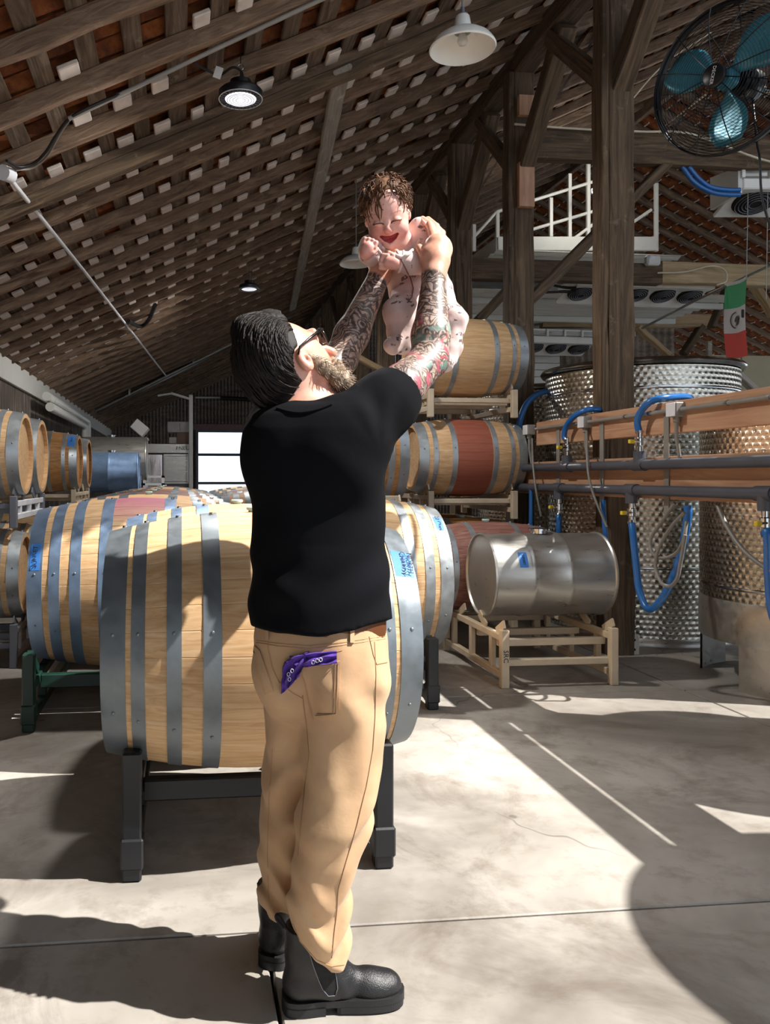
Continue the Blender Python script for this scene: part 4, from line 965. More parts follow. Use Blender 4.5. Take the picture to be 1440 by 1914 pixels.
def blob(name, pts, off, m):
    mb = MB(); c = sum((Vector(p) for p in pts), Vector((0, 0))) / len(pts); vs_ = [flag_pt(c.x, c.y, off)] + [flag_pt(u, v, off) for u, v in pts]
    n = len(pts); mb.add(vs_, [(0, i + 1, (i + 1) % n + 1) for i in range(n)]); return mb.obj(name, MT[m], t)
blob('emblem_eagle', [(.50, .47), (.56, .445), (.62, .45), (.665, .44), (.68, .48), (.66, .52), (.62, .555), (.55, .575), (.50, .585), (.54, .55), (.55, .52), (.50, .53), (.47, .505)], .012, 'fbrown')
ring = []
for k in range(16):
    a = PI * .55 + PI * .95 * k / 15; ring.append((.52 + .19 * math.cos(a), .50 - .105 * math.sin(a) * -1))
mb = MB(); mb.tube([flag_pt(u, v, .012) for u, v in ring], .006, 5); mb.obj('emblem_wreath', MT['fbrown'], t)
tagp = P(1389, 586, 8.15); tag(MB().box(tagp, (.03, .02, .085), None, .008).obj('pull_weight', MT['blackpl']), 'small black weight dangling in front of the flag', 'weight')
# ------------------------------------------------------------------ cooling units
def evaporator(label, A, B, dep, ht, nf, grp='white cooling units'):
    """housing between A and B (left and right front top corners)"""
    t = thing('cooling_unit', label, 'cooling unit', A, 0, grp); L = (B - A).length; d = (B - A).normalized(); t.rotation_euler = (0, 0, math.atan2(d.y, d.x))
    for nm, z, m, hh in (('coil', -.12 * ht, 'steel', .34), ('housing', -.52 * ht, 'white', .42)):
        MB().box((L / 2, dep / 2, z - .1 * ht), (L - .02, dep, ht * hh), None, .012).obj(nm, MT[m], t)
    for x in (0, L * .25, L * .5, L * .75, L): MB().box((x, -.01, -.22 * ht), (.035, .04, ht * .42), None, .004).obj('end_bracket', MT['white'], t)
    MB().box((L / 2, dep / 2, -.01), (L, dep, .03), None, .004).obj('top_plate', MT['white'], t)
    # sloping underside with the fans
    M = Matrix.Rotation(-.35, 3, 'X'); MB().box((L / 2, dep * .55, -.86 * ht), (L, dep * 1.05, .04), M, .006).obj('drip_tray', MT['white'], t)
    for k in range(nf):
        x = L * (k + .5) / nf; r = min(L / nf * .40, dep * .40); Mx = Matrix.Translation((x, dep * .5, -.86 * ht - .035)) @ Matrix.Rotation(-.35, 4, 'X')
        g = MB().lathe([(0, -.03), (r * .3, -.03), (r, -.008), (r * 1.06, .02), (r * 1.0, .02)], 24, Mx).obj('fan_guard', MT['dark'], t, smooth=60)
        for q in range(5):
            rr = r * (.3 + .16 * q); MB().tube([Mx @ Vector((rr * math.cos(2 * PI * i / 20), rr * math.sin(2 * PI * i / 20), -.034 + .02 * q / 5)) for i in range(20)], .004, 4, closed=True).obj('guard_ring', MT['rackgrey'], g)
    return t
evaporator('long white cooling unit with fans under the pale tie beam', P(1078, 502, 9.7), P(1340, 502, 9.9), .50, .24, 5)
evaporator('farther white cooling unit above the white roller door', P(990, 614, 12.6), P(1120, 614, 12.8), .5, .26, 3)
t = evaporator('white cooling unit cut off by the right edge below the fan', P(1388, 312, 7.9), P(1600, 296, 7.9), .5, .26, 2)
MB().prism([(0, 0), (0, -.26), (.5, -.26), (.5, .08)], .04, Matrix.Translation((-.02, 0, 0)) @ Matrix(((0, 0, 1, 0), (1, 0, 0, 0), (0, 1, 0, 0), (0, 0, 0, 1)))).obj('end_panel', MT['whitepanel'], t)
for i, dy in enumerate((0, 9)):
    hose(('upper', 'lower')[i] + ' blue pipe curving down to the cooling unit at right', [P(1282 + (6 if i == 0 else -6), 312, 7.8), P(1302 + (6 if i == 0 else -4), 335 + dy * .6, 7.8), P(1330, 350 + dy, 7.8), P(1362, 355 + dy, 7.8), P(1384, 355 + dy, 7.8)], .022, 'hose', False)
for i, (xa, ya) in enumerate(((1020, 528), (1000, 545))):
    hose(('upper', 'lower')[i] + ' black refrigerant line at the long cooling unit', [P(xa - 18, ya - 14, 9.8), P(xa, ya, 9.8), P(1055, 537 + i * 8, 9.8), P(1078, 538 + i * 8, 9.75)], .018, 'cable', False, 'pipe', 'cables', 8)
# ------------------------------------------------------------------ white platform with railing
t = thing('steel_platform', 'white steel platform with railing above the tie beam', 'platform', P(930, 470, 11.2)); o0 = t.location.copy()
DY = 11.1
def ly_(x, y, D=11.2): return PY(x, y, DY) - o0
MB().beam(ly_(930, 456), ly_(1228, 456), .06, .20, (0, 0, 1), .006).obj('fascia', MT['whitepanel'], t)
MB().prism([(0, 0), (1.5, 0), (1.5, .2), (0, .2)], .04, Matrix.Translation(ly_(930, 470)) @ Matrix(((0, 0, 1, 0), (1, 0, 0, 0), (0, 1, 0, 0), (0, 0, 0, 1)))).obj('side_fascia', MT['whitepanel'], t)
xa, xb = ly_(905, 470).x, ly_(1240, 470).x
mb = MB(); n = 60; vs_ = []
for i in range(n + 1):
    y = -.2 + 3.2 * i / n; vs_ += [(xa, y, -.04 + .025 * math.sin(i * 1.57)), (xb, y, -.04 + .025 * math.sin(i * 1.57))]
mb.add(vs_, [(2 * i, 2 * i + 1, 2 * i + 3, 2 * i + 2) for i in range(n)]); mb.obj('corrugated_deck', MT['whitepanel'], t, smooth=60)
for (x, ya, yb_) in ((886, 420, 470), (930, 395, 445), (1030, 370, 443), (1065, 325, 443), (1100, 305, 443), (1227, 343, 470)):
    MB().beam(ly_(x, yb_), ly_(x, ya), .05, .05, (0, 1, 0), .004).obj('rail_post', MT['whitepanel'], t)
for (p0, p1) in (((878, 452), (928, 396)), ((928, 396), (1127, 334)), ((985, 432), (1127, 390)), ((1075, 445), (1125, 408)), ((1170, 425), (1218, 392))):
    MB().tube([ly_(*p0), ly_(*p1)], .024, 10).obj('rail', MT['whitepanel'], t, smooth=40)
# white corrugated soffit under the mezzanine
t = thing('corrugated_soffit', 'white corrugated soffit behind the second and third posts', 'soffit', (4.0, 10.2, 3.78)); mb = MB(); n = 90; vs_ = []
for i in range(n + 1): y = 3.6 * i / n; z = .02 * math.sin(i * 1.3); vs_ += [(-.2, y, z), (3.6, y, z)]
mb.add(vs_, [(2 * i, 2 * i + 1, 2 * i + 3, 2 * i + 2) for i in range(n)]); mb.obj('sheet', MT['whitepanel'], t, smooth=60)
for y in (.4, 1.5, 2.6): MB().box((1.7, y, -.06), (3.8, .06, .08), None, .006).obj('joist', MT['whitepanel'], t)
t = thing('emergency_light', 'white rounded emergency light on the tie beam', 'light fixture', PY(1220, 487, 8.82)); MB().box((0, 0, 0), (.17, .09, .12), None, .02).obj('case', MT['whitepanel'], t, smooth=50)
MB().box((-.03, -.04, .03), (.07, .03, .04), None, .01).obj('lens', MT['rackwhite'], t)
# ------------------------------------------------------------------ things at the far end
def far_box(nm, label, cat, x0, y0, x1, y1, D, dep, matk, ch=.01, parts=None):
    a, b = P(x0, y1, D), P(x1, y0, D); t = thing(nm, label, cat, ((a.x + b.x) / 2, a.y + dep / 2, a.z))
    MB().box((0, 0, (b.z - a.z) / 2), (b.x - a.x, dep, b.z - a.z), None, ch).obj('body', MT[matk], t); return t, b.x - a.x, b.z - a.z
t, W_, H_ = far_box('steel_tote', 'brushed steel tote beside the bright opening', 'tote', 305, 848, 354, 905, 19, .9, 'steel'); MB().box((0, -.46, H_ * .5), (W_ * .9, .02, H_ * .85), None, .01).obj('front_panel', MT['steel'], t)
MB().box((0, 0, -P(330, 905, 19).z / 2), (W_ * .9, .8, P(330, 905, 19).z)).obj('stand', MT['rackgrey'], t)
t, W_, H_ = far_box('steel_shelf', 'long steel trough on top of the tote with dark print', 'trough', 272, 829, 353, 847, 19, .8, 'steel'); text_mesh('print', 'PNEU', .13, MT['ink'], t, depth=.001).matrix_local = Matrix.Translation((W_ * .36, -.41, H_ * .5)) @ Matrix.Rotation(PI / 2, 4, 'X')
t, W_, H_ = far_box('carton', 'white carton on top of the far boxes', 'box', 313, 788, 360, 808, 19.1, .5, 'cardw'); MB().box((0, -.252, H_ / 2), (.012, .004, H_ * .7)).obj('tape_strip', MT['card'], t)
far_box('carton', 'brown carton under the white carton', 'box', 330, 808, 356, 829, 19.1, .45, 'card'); far_box('carton', 'small pale carton left of the brown one', 'box', 316, 817, 330, 829, 19.0, .3, 'cardw')
MT['foil'] = metal('crumpled_foil', '#c9bfbd', .25, (1, 1, .2), .25, .9, 6)
t, W_, H_ = far_box('wrapped_bin', 'bin wrapped in shiny film left of the tote', 'bin', 275, 849, 303, 905, 18.6, .6, 'foil'); MB().box((0, 0, -P(290, 905, 18.6).z / 2), (W_, .6, P(290, 905, 18.6).z)).obj('base', MT['foil'], t)
t = thing('steel_column', 'white steel column left of the bright opening', 'column', (P(357, 850, 18.4).x, P(357, 850, 18.4).y, 0)); MB().box((0, 0, 1.6), (.09, .09, 3.2), None, .01).obj('shaft', MT['white'], t)
MB().beam((0, 0, 3.1), (-.45, -.1, 3.22), .06, .05).obj('arm', MT['white'], t); MB().beam((-.40, -.1, 3.22), (-.75, -.1, 3.16), .16, .03).obj('arm_tip', MT['white'], t)
t = thing('wall_duct', 'pair of white ducts on the left wall under the eave', 'duct', (XL + .25, 12.4, 2.35))
for q, (z, L) in enumerate(((.18, 5.2), (.02, 4.2))): MB().tube([(q * .05, 0, z), (q * .05, L, z), (q * .05, L + .12, z - .08), (q * .05, L + .14, z - .4)], .07, 14).obj('duct', MT['white'], t, smooth=40)
t = thing('white_hopper', 'tilted white hopper on a stand behind the steel drums', 'hopper', (P(262, 840, 16).x, P(262, 840, 16).y, 0)); zq = P(262, 840, 16).z
for sx_ in (-1, 1):
    for sy_ in (-1, 1): MB().box((sx_ * .13, sy_ * .2, zq / 2 + .1), (.04, .04, zq + .2)).obj('leg', MT['white'], t)
MB().box((0, 0, zq + .42), (.30, .5, .22), Matrix.Rotation(.7, 3, 'Y'), .01).obj('bin', MT['white'], t); MB().box((0, 0, zq + .2), (.34, .5, .04), None, .006).obj('tray', MT['white'], t)
t = thing('white_cart', 'low white rail cart in front of the wrapped bin', 'cart', (P(288, 905, 15).x, P(288, 905, 15).y, 0)); zq = P(288, 905, 15).z
for sx_ in (-1, 1):
    for sy_ in (-1, 1): MB().box((sx_ * .17, sy_ * .3, zq / 2 + .08), (.04, .04, zq + .16)).obj('leg', MT['rackwhite'], t)
for z in (zq, zq + .14):
    for sy_ in (-1, 1): MB().box((0, sy_ * .3, z), (.38, .04, .04)).obj('rail', MT['rackwhite'], t)
# far wall pipe above the opening
tag(MB().tube([PY(365, 743, YB - .15), PY(415, 743, YB - .15)], .03, 10).obj('wall_pipe', MT['white'], None, 40), 'white pipe high on the back wall', 'pipe')
tag(MB().tube([PY(412, 744, YB - .2), PY(560, 752, YB - .2)], .07, 10).obj('wall_pipe', MT['cable'], None, 40), 'thick dark pipe high on the back wall', 'pipe')
# white base bracket at the foot of the big tank
t = thing('base_bracket', 'white steel bracket on the floor left of the big tank', 'bracket', PF(1178, 1222)); MB().box((0, 0, .075), (.10, .08, .15), None, .004).obj('plate', MT['whitepanel'], t)
for z in (.04, .11): MB().lathe([(.010, 0), (.010, .004), (0, .004)], 10, Matrix.Translation((.01, -.041, z)) @ Matrix.Rotation(PI / 2, 4, 'X')).obj('bolt', MT['ink'], t)
# ================================================================== people: implicit modelling (smooth unions, then surface nets)
RTn, FWn, UPn = np.array(RTV), np.array(FWV), np.array((0, 0, 1.0))
def J(x, y, D): return np.array(P(x, y, D))
class SDF:
    def __init__(s, lo, hi, h):
        s.lo = np.array(lo, float); s.h = h; s.n = (np.ceil((np.array(hi) - s.lo) / h).astype(int) + 1)
        s.V = np.full(s.n, .08, np.float32)
        s.ax = [(s.lo[i] + h * np.arange(s.n[i])).astype(np.float32) for i in range(3)]
    def blk(s, lo, hi, m):
        a = np.clip(((np.array(lo) - m - s.lo) / s.h).astype(int), 0, s.n); b = np.clip(((np.array(hi) + m - s.lo) / s.h).astype(int) + 2, 0, s.n)
        return tuple(slice(int(i), int(j)) for i, j in zip(a, b))
    def pts(s, b): return np.stack(np.meshgrid(s.ax[0][b[0]], s.ax[1][b[1]], s.ax[2][b[2]], indexing='ij'), -1)
    def apply(s, f, lo, hi, k=.01, mode='add', m=None):
        b = s.blk(lo, hi, m if m is not None else k + .09)
        if any(q.stop - q.start <= 0 for q in b): return s
        d = f(s.pts(b)).astype(np.float32); V = s.V[b]
        if mode == 'add':
            hh = np.clip(.5 + .5 * (V - d) / max(k, 1e-6), 0, 1); s.V[b] = V * (1 - hh) + d * hh - k * hh * (1 - hh)
        elif mode == 'sub':
            d = -d; hh = np.clip(.5 - .5 * (V - d) / max(k, 1e-6), 0, 1); s.V[b] = V * (1 - hh) + d * hh + k * hh * (1 - hh)
        elif mode == 'disp': s.V[b] = V + d
        return s
    def cone(s, a, b, ra, rb, k=.01, mode='add'):
        a = np.asarray(a, float); b = np.asarray(b, float); ab = b - a; L2 = max(ab.dot(ab), 1e-9); R = max(ra, rb)
        def f(p):
            q = p - a.astype(np.float32); t = np.clip(q @ ab.astype(np.float32) / L2, 0, 1)
            return np.linalg.norm(q - t[..., None] * ab.astype(np.float32), axis=-1) - (ra + (rb - ra) * t)
        return s.apply(f, np.minimum(a, b) - R, np.maximum(a, b) + R, k, mode)
    def chain(s, pts, rs, k=.01):
        for i in range(len(pts) - 1): s.cone(pts[i], pts[i + 1], rs[i], rs[i + 1], k)
        return s
    def ell(s, c, r, R=None, k=.01, mode='add'):
        c = np.asarray(c, float); r = np.asarray(r, np.float32); R = np.eye(3) if R is None else np.asarray(R); mx = float(max(r))
        def f(p):
            q = (p - c.astype(np.float32)) @ R.T.astype(np.float32)          # rows of R = local axes
            k0 = np.linalg.norm(q / r, axis=-1); k1 = np.linalg.norm(q / (r * r), axis=-1); return k0 * (k0 - 1) / np.maximum(k1, 1e-6)
        return s.apply(f, c - mx, c + mx, k, mode)
    def loft(s, levels, k=.01, e=2.0):
        """levels: (y_px, x_left, x_right, D, half depth) from top to bottom, superellipse sections"""
        L = [(CAMH + (Y0 - y) / FPX * D, ((a + b) / 2 - X0) / FPX * D, (b - a) / 2 / FPX * D, D, hd) for (y, a, b, D, hd) in levels]
        L.sort(); A = np.array(L); z0, z1 = A[0, 0], A[-1, 0]
        lo = []; hi = []
        for z, r, w_, D, hd in L:
            for sr in (-1, 1):
                for sd in (-1, 1): q = RTn * (r + sr * w_) + FWn * (D + sd * hd); lo.append((q[0], q[1], z)); hi.append((q[0], q[1], z))
        def f(p):
            z = p[..., 2]; rr = p @ RTn.astype(np.float32); dd = p @ FWn.astype(np.float32); zc = np.clip(z, z0, z1)
            r, w_, D, hd = (np.interp(zc, A[:, 0], A[:, i]) for i in (1, 2, 3, 4))
            u = np.abs(rr - r) / w_; v = np.abs(dd - D) / hd; g = (u ** e + v ** e) ** (1 / e)
            d = (g - 1) * np.minimum(w_, hd); dz = np.maximum(z0 - z, z - z1)
            return np.where(dz > 0, np.sqrt(np.maximum(d, 0) ** 2 + dz ** 2), np.maximum(d, dz))
        return s.apply(f, np.min(lo, 0), np.max(hi, 0), k)
    def cut(s, f):                                         # keep where f(p) < 0
        d = f(s.pts((slice(None),) * 3)).astype(np.float32); s.V = np.maximum(s.V, d); return s
    def disp(s, f): return s.apply(f, s.lo, s.ax_hi(), 0, 'disp', 0)
    def ax_hi(s): return s.lo + s.h * (s.n - 1)
    def mesh(s, name, base, mat, attrs=None, smooth_iter=1):
        V = s.V; S = V < 0; n = np.array(V.shape) - 1
        cnt = np.zeros(n, np.int8)
        for dx in (0, 1):
            for dy in (0, 1):
                for dz in (0, 1): cnt += S[dx:dx + n[0], dy:dy + n[1], dz:dz + n[2]]
        act = (cnt > 0) & (cnt < 8); idx = np.full(n, -1, np.int64); I = np.argwhere(act); idx[act] = np.arange(len(I))
        acc = np.zeros((len(I), 3)); num = np.zeros(len(I))
        C = [(a, b, c) for a in (0, 1) for b in (0, 1) for c in (0, 1)]
        for a in C:
            for b in C:
                if a < b and sum(abs(i - j) for i, j in zip(a, b)) == 1:
                    va = V[I[:, 0] + a[0], I[:, 1] + a[1], I[:, 2] + a[2]]; vb = V[I[:, 0] + b[0], I[:, 1] + b[1], I[:, 2] + b[2]]
                    m = (va < 0) != (vb < 0); t = np.where(m, va / np.where(m, va - vb, 1), 0)
                    p = np.array(a) + t[:, None] * (np.array(b) - np.array(a)); acc[m] += p[m]; num[m] += 1
        X = s.lo + s.h * (I + acc / num[:, None]); F = []
        for ax in range(3):
            o = [1, 1, 1]; o[ax] = 0; sl0 = tuple(slice(o[i], n[i]) for i in range(3)); sl1 = list(sl0); sl1[ax] = slice(1, n[ax] + 1)
            a_ = S[sl0]; b_ = S[tuple(sl1)]
            E = np.argwhere(a_ != b_); 
            if not len(E): continue
            sg = a_[tuple(E.T)]; G = E + np.array(o); u, v = (ax + 1) % 3, (ax + 2) % 3
            def cell(du, dv):
                g = G.copy(); g[:, u] -= du; g[:, v] -= dv; return idx[tuple(g.T)]
            q = np.stack([cell(1, 1), cell(0, 1), cell(0, 0), cell(1, 0)], 1); q[~sg] = q[~sg][:, ::-1]; F.append(q)
        F = np.concatenate(F); F = F[(F >= 0).all(1)]
        for _ in range(smooth_iter):
            nb_ = np.zeros_like(X); nc = np.zeros(len(X))
            for i in range(4):
                a_, b_ = F[:, i], F[:, (i + 1) % 4]; np.add.at(nb_, a_, X[b_]); np.add.at(nc, a_, 1); np.add.at(nb_, b_, X[a_]); np.add.at(nc, b_, 1)
            X = X * .5 + .5 * nb_ / np.maximum(nc, 1)[:, None]
        base = np.array(base); me = bpy.data.meshes.new(name)
        me.vertices.add(len(X)); me.vertices.foreach_set('co', (X - base).astype(np.float32).ravel())
        me.loops.add(F.size); me.loops.foreach_set('vertex_index', F.ravel().astype(np.int32)); me.polygons.add(len(F)); me.polygons.foreach_set('loop_start', np.arange(0, F.size, 4, dtype=np.int32))
        me.update(calc_edges=True); me.validate(); me.shade_smooth(); me.materials.append(mat)
        for k_, fn in (attrs or {}).items():
            at_ = me.attributes.new(k_, 'FLOAT', 'POINT'); at_.data.foreach_set('value', fn(X).astype(np.float32))
        return me
def segdist(X, pts):
    best = np.full(len(X), 9.0)
    for a, b in zip(pts[:-1], pts[1:]):
        ab = b - a; t = np.clip(((X - a) @ ab) / ab.dot(ab), 0, 1); best = np.minimum(best, np.linalg.norm(X - a - t[:, None] * ab, axis=1))
    return best
def sst(x, a, b): t = np.clip((x - a) / (b - a), 0, 1); return t * t * (3 - 2 * t)
from mathutils.bvhtree import BVHTree
def bvh_of(me): return BVHTree.FromPolygons([v.co for v in me.vertices], [tuple(p.vertices) for p in me.polygons])
CAM0 = Vector((0, 0, CAMH))
def onto(bvh, base, x, y, off=.003):
    """point of a garment surface under photo pixel (x, y), lifted by off along its normal"""
    d = (P(x, y, 1.0) - CAM0).normalized(); h = bvh.ray_cast(CAM0 - Vector(base), d, 6.0)
    if h[0] is None: return None
    n = h[1] if h[1].dot(d) < 0 else -h[1]; return h[0] + n * off
def patch(bvh, base, corners, nu, nv, off, thick=.002, bulge=None):
    """four-cornered cloth patch laid onto a garment (corners as pixels: tl, tr, br, bl); coordinates local to base"""
    tl, tr, br, bl = (Vector(c) for c in corners); g = []
    for j in range(nv + 1):
        for i in range(nu + 1):
            u, v = i / nu, j / nv; p = tl * (1 - u) * (1 - v) + tr * u * (1 - v) + br * u * v + bl * (1 - u) * v
            o = off + (bulge(u, v) if bulge else 0); g.append(onto(bvh, base, p.x, p.y, o))
    last = next(q for q in g if q is not None)
    for i, q in enumerate(g):
        if q is None: g[i] = last
        else: last = q
    k = nu + 1; mb = MB(); n = len(g); mb.v = [tuple(q) for q in g] + [tuple(q + Vector(FWV) * (thick + off * .9)) for q in g]; f = []
    for j in range(nv):
        for i in range(nu): a = j * k + i; f += [(a, a + k, a + k + 1, a + 1), (n + a, n + a + 1, n + a + k + 1, n + a + k)]
    bd = [(j * k, (j + 1) * k) for j in range(nv)] + [((j + 1) * k + nu, j * k + nu) for j in range(nv)] + [(i + 1, i) for i in range(nu)] + [(nv * k + i, nv * k + i + 1) for i in range(nu)]
    f += [(b, a, n + a, n + b) for a, b in bd]; mb.f = f; return mb
def seam(bvh, base, pts, r=.0011, off=.0012, n=6, dash=0):
    q = []
    for a, b in zip(pts[:-1], pts[1:]):
        for i in range(n): t = i / n; q.append((a[0] + (b[0] - a[0]) * t, a[1] + (b[1] - a[1]) * t))
    q.append(pts[-1]); q = [onto(bvh, base, x, y, off) for x, y in q]; q = [p for p in q if p is not None]; mb = MB()
    q2 = [q[0]]
    for p in q[1:]:
        if (p - q2[-1]).length < .08: q2.append(p)
    if len(q2) > 2: mb.tube(q2, r, 5)
    return mb
# ------------------------------------------------------------------ materials of the people
def skin(name, c0='#c08468', c1='#dba285', c2='#e8b79c', tattoo=False, red=.3):
    t = NT(name); gm = t.n('NewGeometry'); co = gm.outputs['Position']; f = t.noise(co, 22, 5); col = t.ramp(f, [(.3, c0), (.5, c1), (.7, c2)])
    at_ = t.n('Attribute'); at_.attribute_name = 'flush'; col = t.mix(t.math('MULTIPLY', at_.outputs['Fac'], red), col, '#c9473d')
    h = t.noise(co, 160, 3); rough = .48
    if tattoo:
        ia = t.n('Attribute'); ia.attribute_name = 'ink'
        wn = t.n('TexNoise'); t.l(co, wn.inputs['Vector']); wn.inputs['Scale'].default_value = 13; wn.inputs['Detail'].default_value = 2
        ad = t.n('MixRGB', blend_type='ADD'); ad.inputs[0].default_value = .17; t.l(co, ad.inputs[1]); t.l(wn.outputs['Color'], ad.inputs[2]); wc = ad.outputs[0]
        wv = t.n('TexWave', wave_type='RINGS', rings_direction='SPHERICAL'); t.l(wc, wv.inputs['Vector']); wv.inputs['Scale'].default_value = 21; wv.inputs['Distortion'].default_value = 7; wv.inputs['Detail'].default_value = 3
        wv.inputs['Detail Scale'].default_value = 1.6
        vo = t.n('TexVoronoi', feature='DISTANCE_TO_EDGE'); t.l(wc, vo.inputs['Vector']); vo.inputs['Scale'].default_value = 34
        line = t.ramp(wv.outputs['Fac'], [(.36, 0.0), (.55, 1.0)]); edge = t.ramp(vo.outputs['Distance'], [(.03, 1.0), (.09, 0.0)])
        shade = t.noise(co, 19, 4, .6); dk = t.ramp(shade, [(.38, '#2b292c'), (.62, '#6d6563')])
        ink = t.mix(line, dk, t.ramp(shade, [(.4, '#9a8880'), (.62, '#d8b7a2')])); ink = t.mix(t.math('MULTIPLY', edge, .75), ink, '#1b1a1d')
        cn = t.noise(co, 9, 2); ca = t.n('Attribute'); ca.attribute_name = 'tint'
        pk = t.math('MULTIPLY', t.ramp(t.noise(wc, 16, 2), [(.58, 0.0), (.63, 1.0)]), t.math('MULTIPLY', ca.outputs['Fac'], .85)); ink = t.mix(pk, ink, '#a8455c')
        tl = t.math('MULTIPLY', t.ramp(t.noise(wc, 12, 2), [(.36, 1.0), (.41, 0.0)]), t.math('MULTIPLY', ca.outputs['Fac'], .7)); ink = t.mix(tl, ink, '#6f9a92')
        col = t.mix(t.math('MULTIPLY', ia.outputs['Fac'], .94), col, ink)
    m = t.set(col, rough, 0, t.bump(h, .06, .002)); t.b.inputs['Subsurface Weight'].default_value = .06; t.b.inputs['Subsurface Radius'].default_value = (.012, .004, .002); return m
MT['skin_man'] = skin('man_skin', '#c78a70', '#e0a88e', '#eebfa8', True)
MT['skin_baby'] = skin('baby_skin', '#dda090', '#eab5a6', '#f2c6b8', False, .45)
def cloth_mat(name, c0, c1, wv=900, rough=.85, big=4, bump=.15, sheen=.1):
    t = NT(name); gm = t.n('NewGeometry'); co = gm.outputs['Position']; f = t.noise(co, big, 5, .6); col = t.ramp(f, [(.3, c0), (.7, c1)])
    w_ = t.noise(co, wv, 2); c = t.noise(co, 38, 4)
    t.set(col, rough, 0, t.bump(w_, bump, .001, t.bump(c, .18, .004))); t.b.inputs['Sheen Weight'].default_value = sheen; return t.m
MT['tee'] = cloth_mat('black_jersey', '#07080b', '#0b0c11', 1200, .95, sheen=0); MT['tee'].node_tree.nodes['Principled BSDF'].inputs['Specular IOR Level'].default_value = .15; MT['khaki'] = cloth_mat('khaki_twill', '#b08b68', '#c9a681', 800, .88, 5)
MT['purple'] = cloth_mat('purple_cotton', '#3d1c78', '#5a2ea6', 700, .8, 20); MT['stitch'] = paint('tan_thread', '#ab8560', .8); MT['stitchd'] = paint('dark_thread', '#957050', .8)
MT['leather'] = paint('black_boot_leather', '#141417', .42, 0, .25, .35, 25); MT['rubber'] = paint('black_rubber_sole', '#19191b', .6, 0, .2, .2, 30); MT['elastic'] = paint('black_elastic', '#0d0d10', .8, 0, .2, .5, 60)
MT['belt'] = paint('brown_belt_leather', '#5f3517', .5, 0, .2); MT['frame'] = paint('black_acetate', '#0b0b0d', .18)
def hair_mat(name, c0, c1, c2, sc=(160, 160, 160), rough=.42):
    t = NT(name); at_ = t.n('Attribute'); at_.attribute_name = 'flow'; gm = t.n('NewGeometry'); f = t.noise(gm.outputs['Position'], 45, 5); col = t.ramp(f, [(.3, c0), (.55, c1), (.8, c2)])
    t.b.inputs['Specular IOR Level'].default_value = .25; return t.set(col, rough, 0, t.bump(t.noise(gm.outputs['Position'], 300, 3), .3, .002))
MT['hair_man'] = hair_mat('dark_brown_hair', '#0d0a09', '#1a1310', '#33261f', rough=.62); MT['beard'] = hair_mat('grey_brown_beard', '#5a4434', '#9a8672', '#d8cfc4', rough=.75); MT['hair_baby'] = hair_mat('brown_baby_hair', '#3a261c', '#664631', '#96704f', rough=.7)

# ------------------------------------------------------------------ the man
mbase = np.array(PF(560, 1850)); mbase[2] = 0
man = thing('person', 'bearded man in black T-shirt and khaki trousers lifting the baby', 'person', mbase)
# head frame (x right, y depth, z up -> world)
def loc2w(v): return RTn * v[0] + FWn * v[1] + UPn * v[2]
hF = loc2w((.70, .51, .50)); hF /= np.linalg.norm(hF); hU = loc2w((-.60, .03, .80)); hU -= hF * hU.dot(hF); hU /= np.linalg.norm(hU); hR = np.cross(hF, hU)
HR = np.stack([hR, hF, hU]); HC = J(545, 681, 2.05)
def H(r, f, u): return HC + hR * r + hF * f + hU * u
shR, shL = J(690, 784, 1.98), J(512, 800, 2.14)
elR, wrR = J(803, 672, 2.17), J(812, 512, 2.25)
elL, wrL = J(636, 672, 2.36), J(711, 512, 2.40)
lo = np.minimum.reduce([HC - .22, wrL - .1, shL - .15, J(470, 900, 2.05)]); hi = np.maximum.reduce([HC + .2, wrR + .12, J(830, 400, 2.45)]) + np.array((.04, .05, .05))
B_ = SDF(lo, hi, .0042)
# skull, face, neck
B_.ell(H(0, -.012, .028), (.078, .098, .092), HR, .01); B_.ell(H(0, .028, -.03), (.062, .072, .095), HR, .03); B_.ell(H(0, .062, -.088), (.040, .032, .032), HR, .025)
B_.cone(H(.045, .02, -.06), H(.02, .07, -.095), .026, .020, .02); B_.cone(H(-.045, .02, -.06), H(-.02, .07, -.095), .026, .020, .02)
B_.cone(H(0, .095, .015), H(0, .125, -.030), .010, .016, .014)                                        # nose
B_.ell(H(.030, .088, .014), (.017, .014, .012), HR, .01, 'sub'); B_.ell(H(-.030, .088, .014), (.017, .014, .012), HR, .01, 'sub')
B_.ell(H(.030, .080, .014), (.013, .013, .012), HR, .004); B_.ell(H(-.030, .080, .014), (.013, .013, .012), HR, .004)
B_.cone(H(.045, .082, .034), H(-.045, .082, .034), .011, .011, .014)                                   # brow
B_.cone(H(.018, .098, -.066), H(-.018, .098, -.066), .009, .009, .01)                                  # lips
B_.chain([H(0, -.03, -.05), J(556, 742, 2.055), J(560, 800, 2.06)], [.062, .062, .075], .03)
for s in (1, -1):                                                                                      # ears
    B_.ell(H(s * .079, -.020, -.024), (.011, .019, .029), HR, .006); B_.ell(H(s * .091, -.016, -.021), (.008, .010, .017), HR, .004, 'sub'); B_.ell(H(s * .085, -.010, -.022), (.005, .006, .010), HR, .004)
# shoulders hidden in the shirt, arms
B_.chain([shL, J(560, 800, 2.06), shR], [.055, .085, .055], .04); B_.cone(J(560, 800, 2.06), J(590, 880, 2.05), .10, .12, .04)
for sh, el, wr in ((shR, elR, wrR), (shL, elL, wrL)):
    m1 = sh * .5 + el * .5; m2 = el * .72 + wr * .28
    B_.chain([sh, m1, el], [.056, .058, .049], .02); B_.chain([el, m2, wr], [.048, .050, .031], .02)
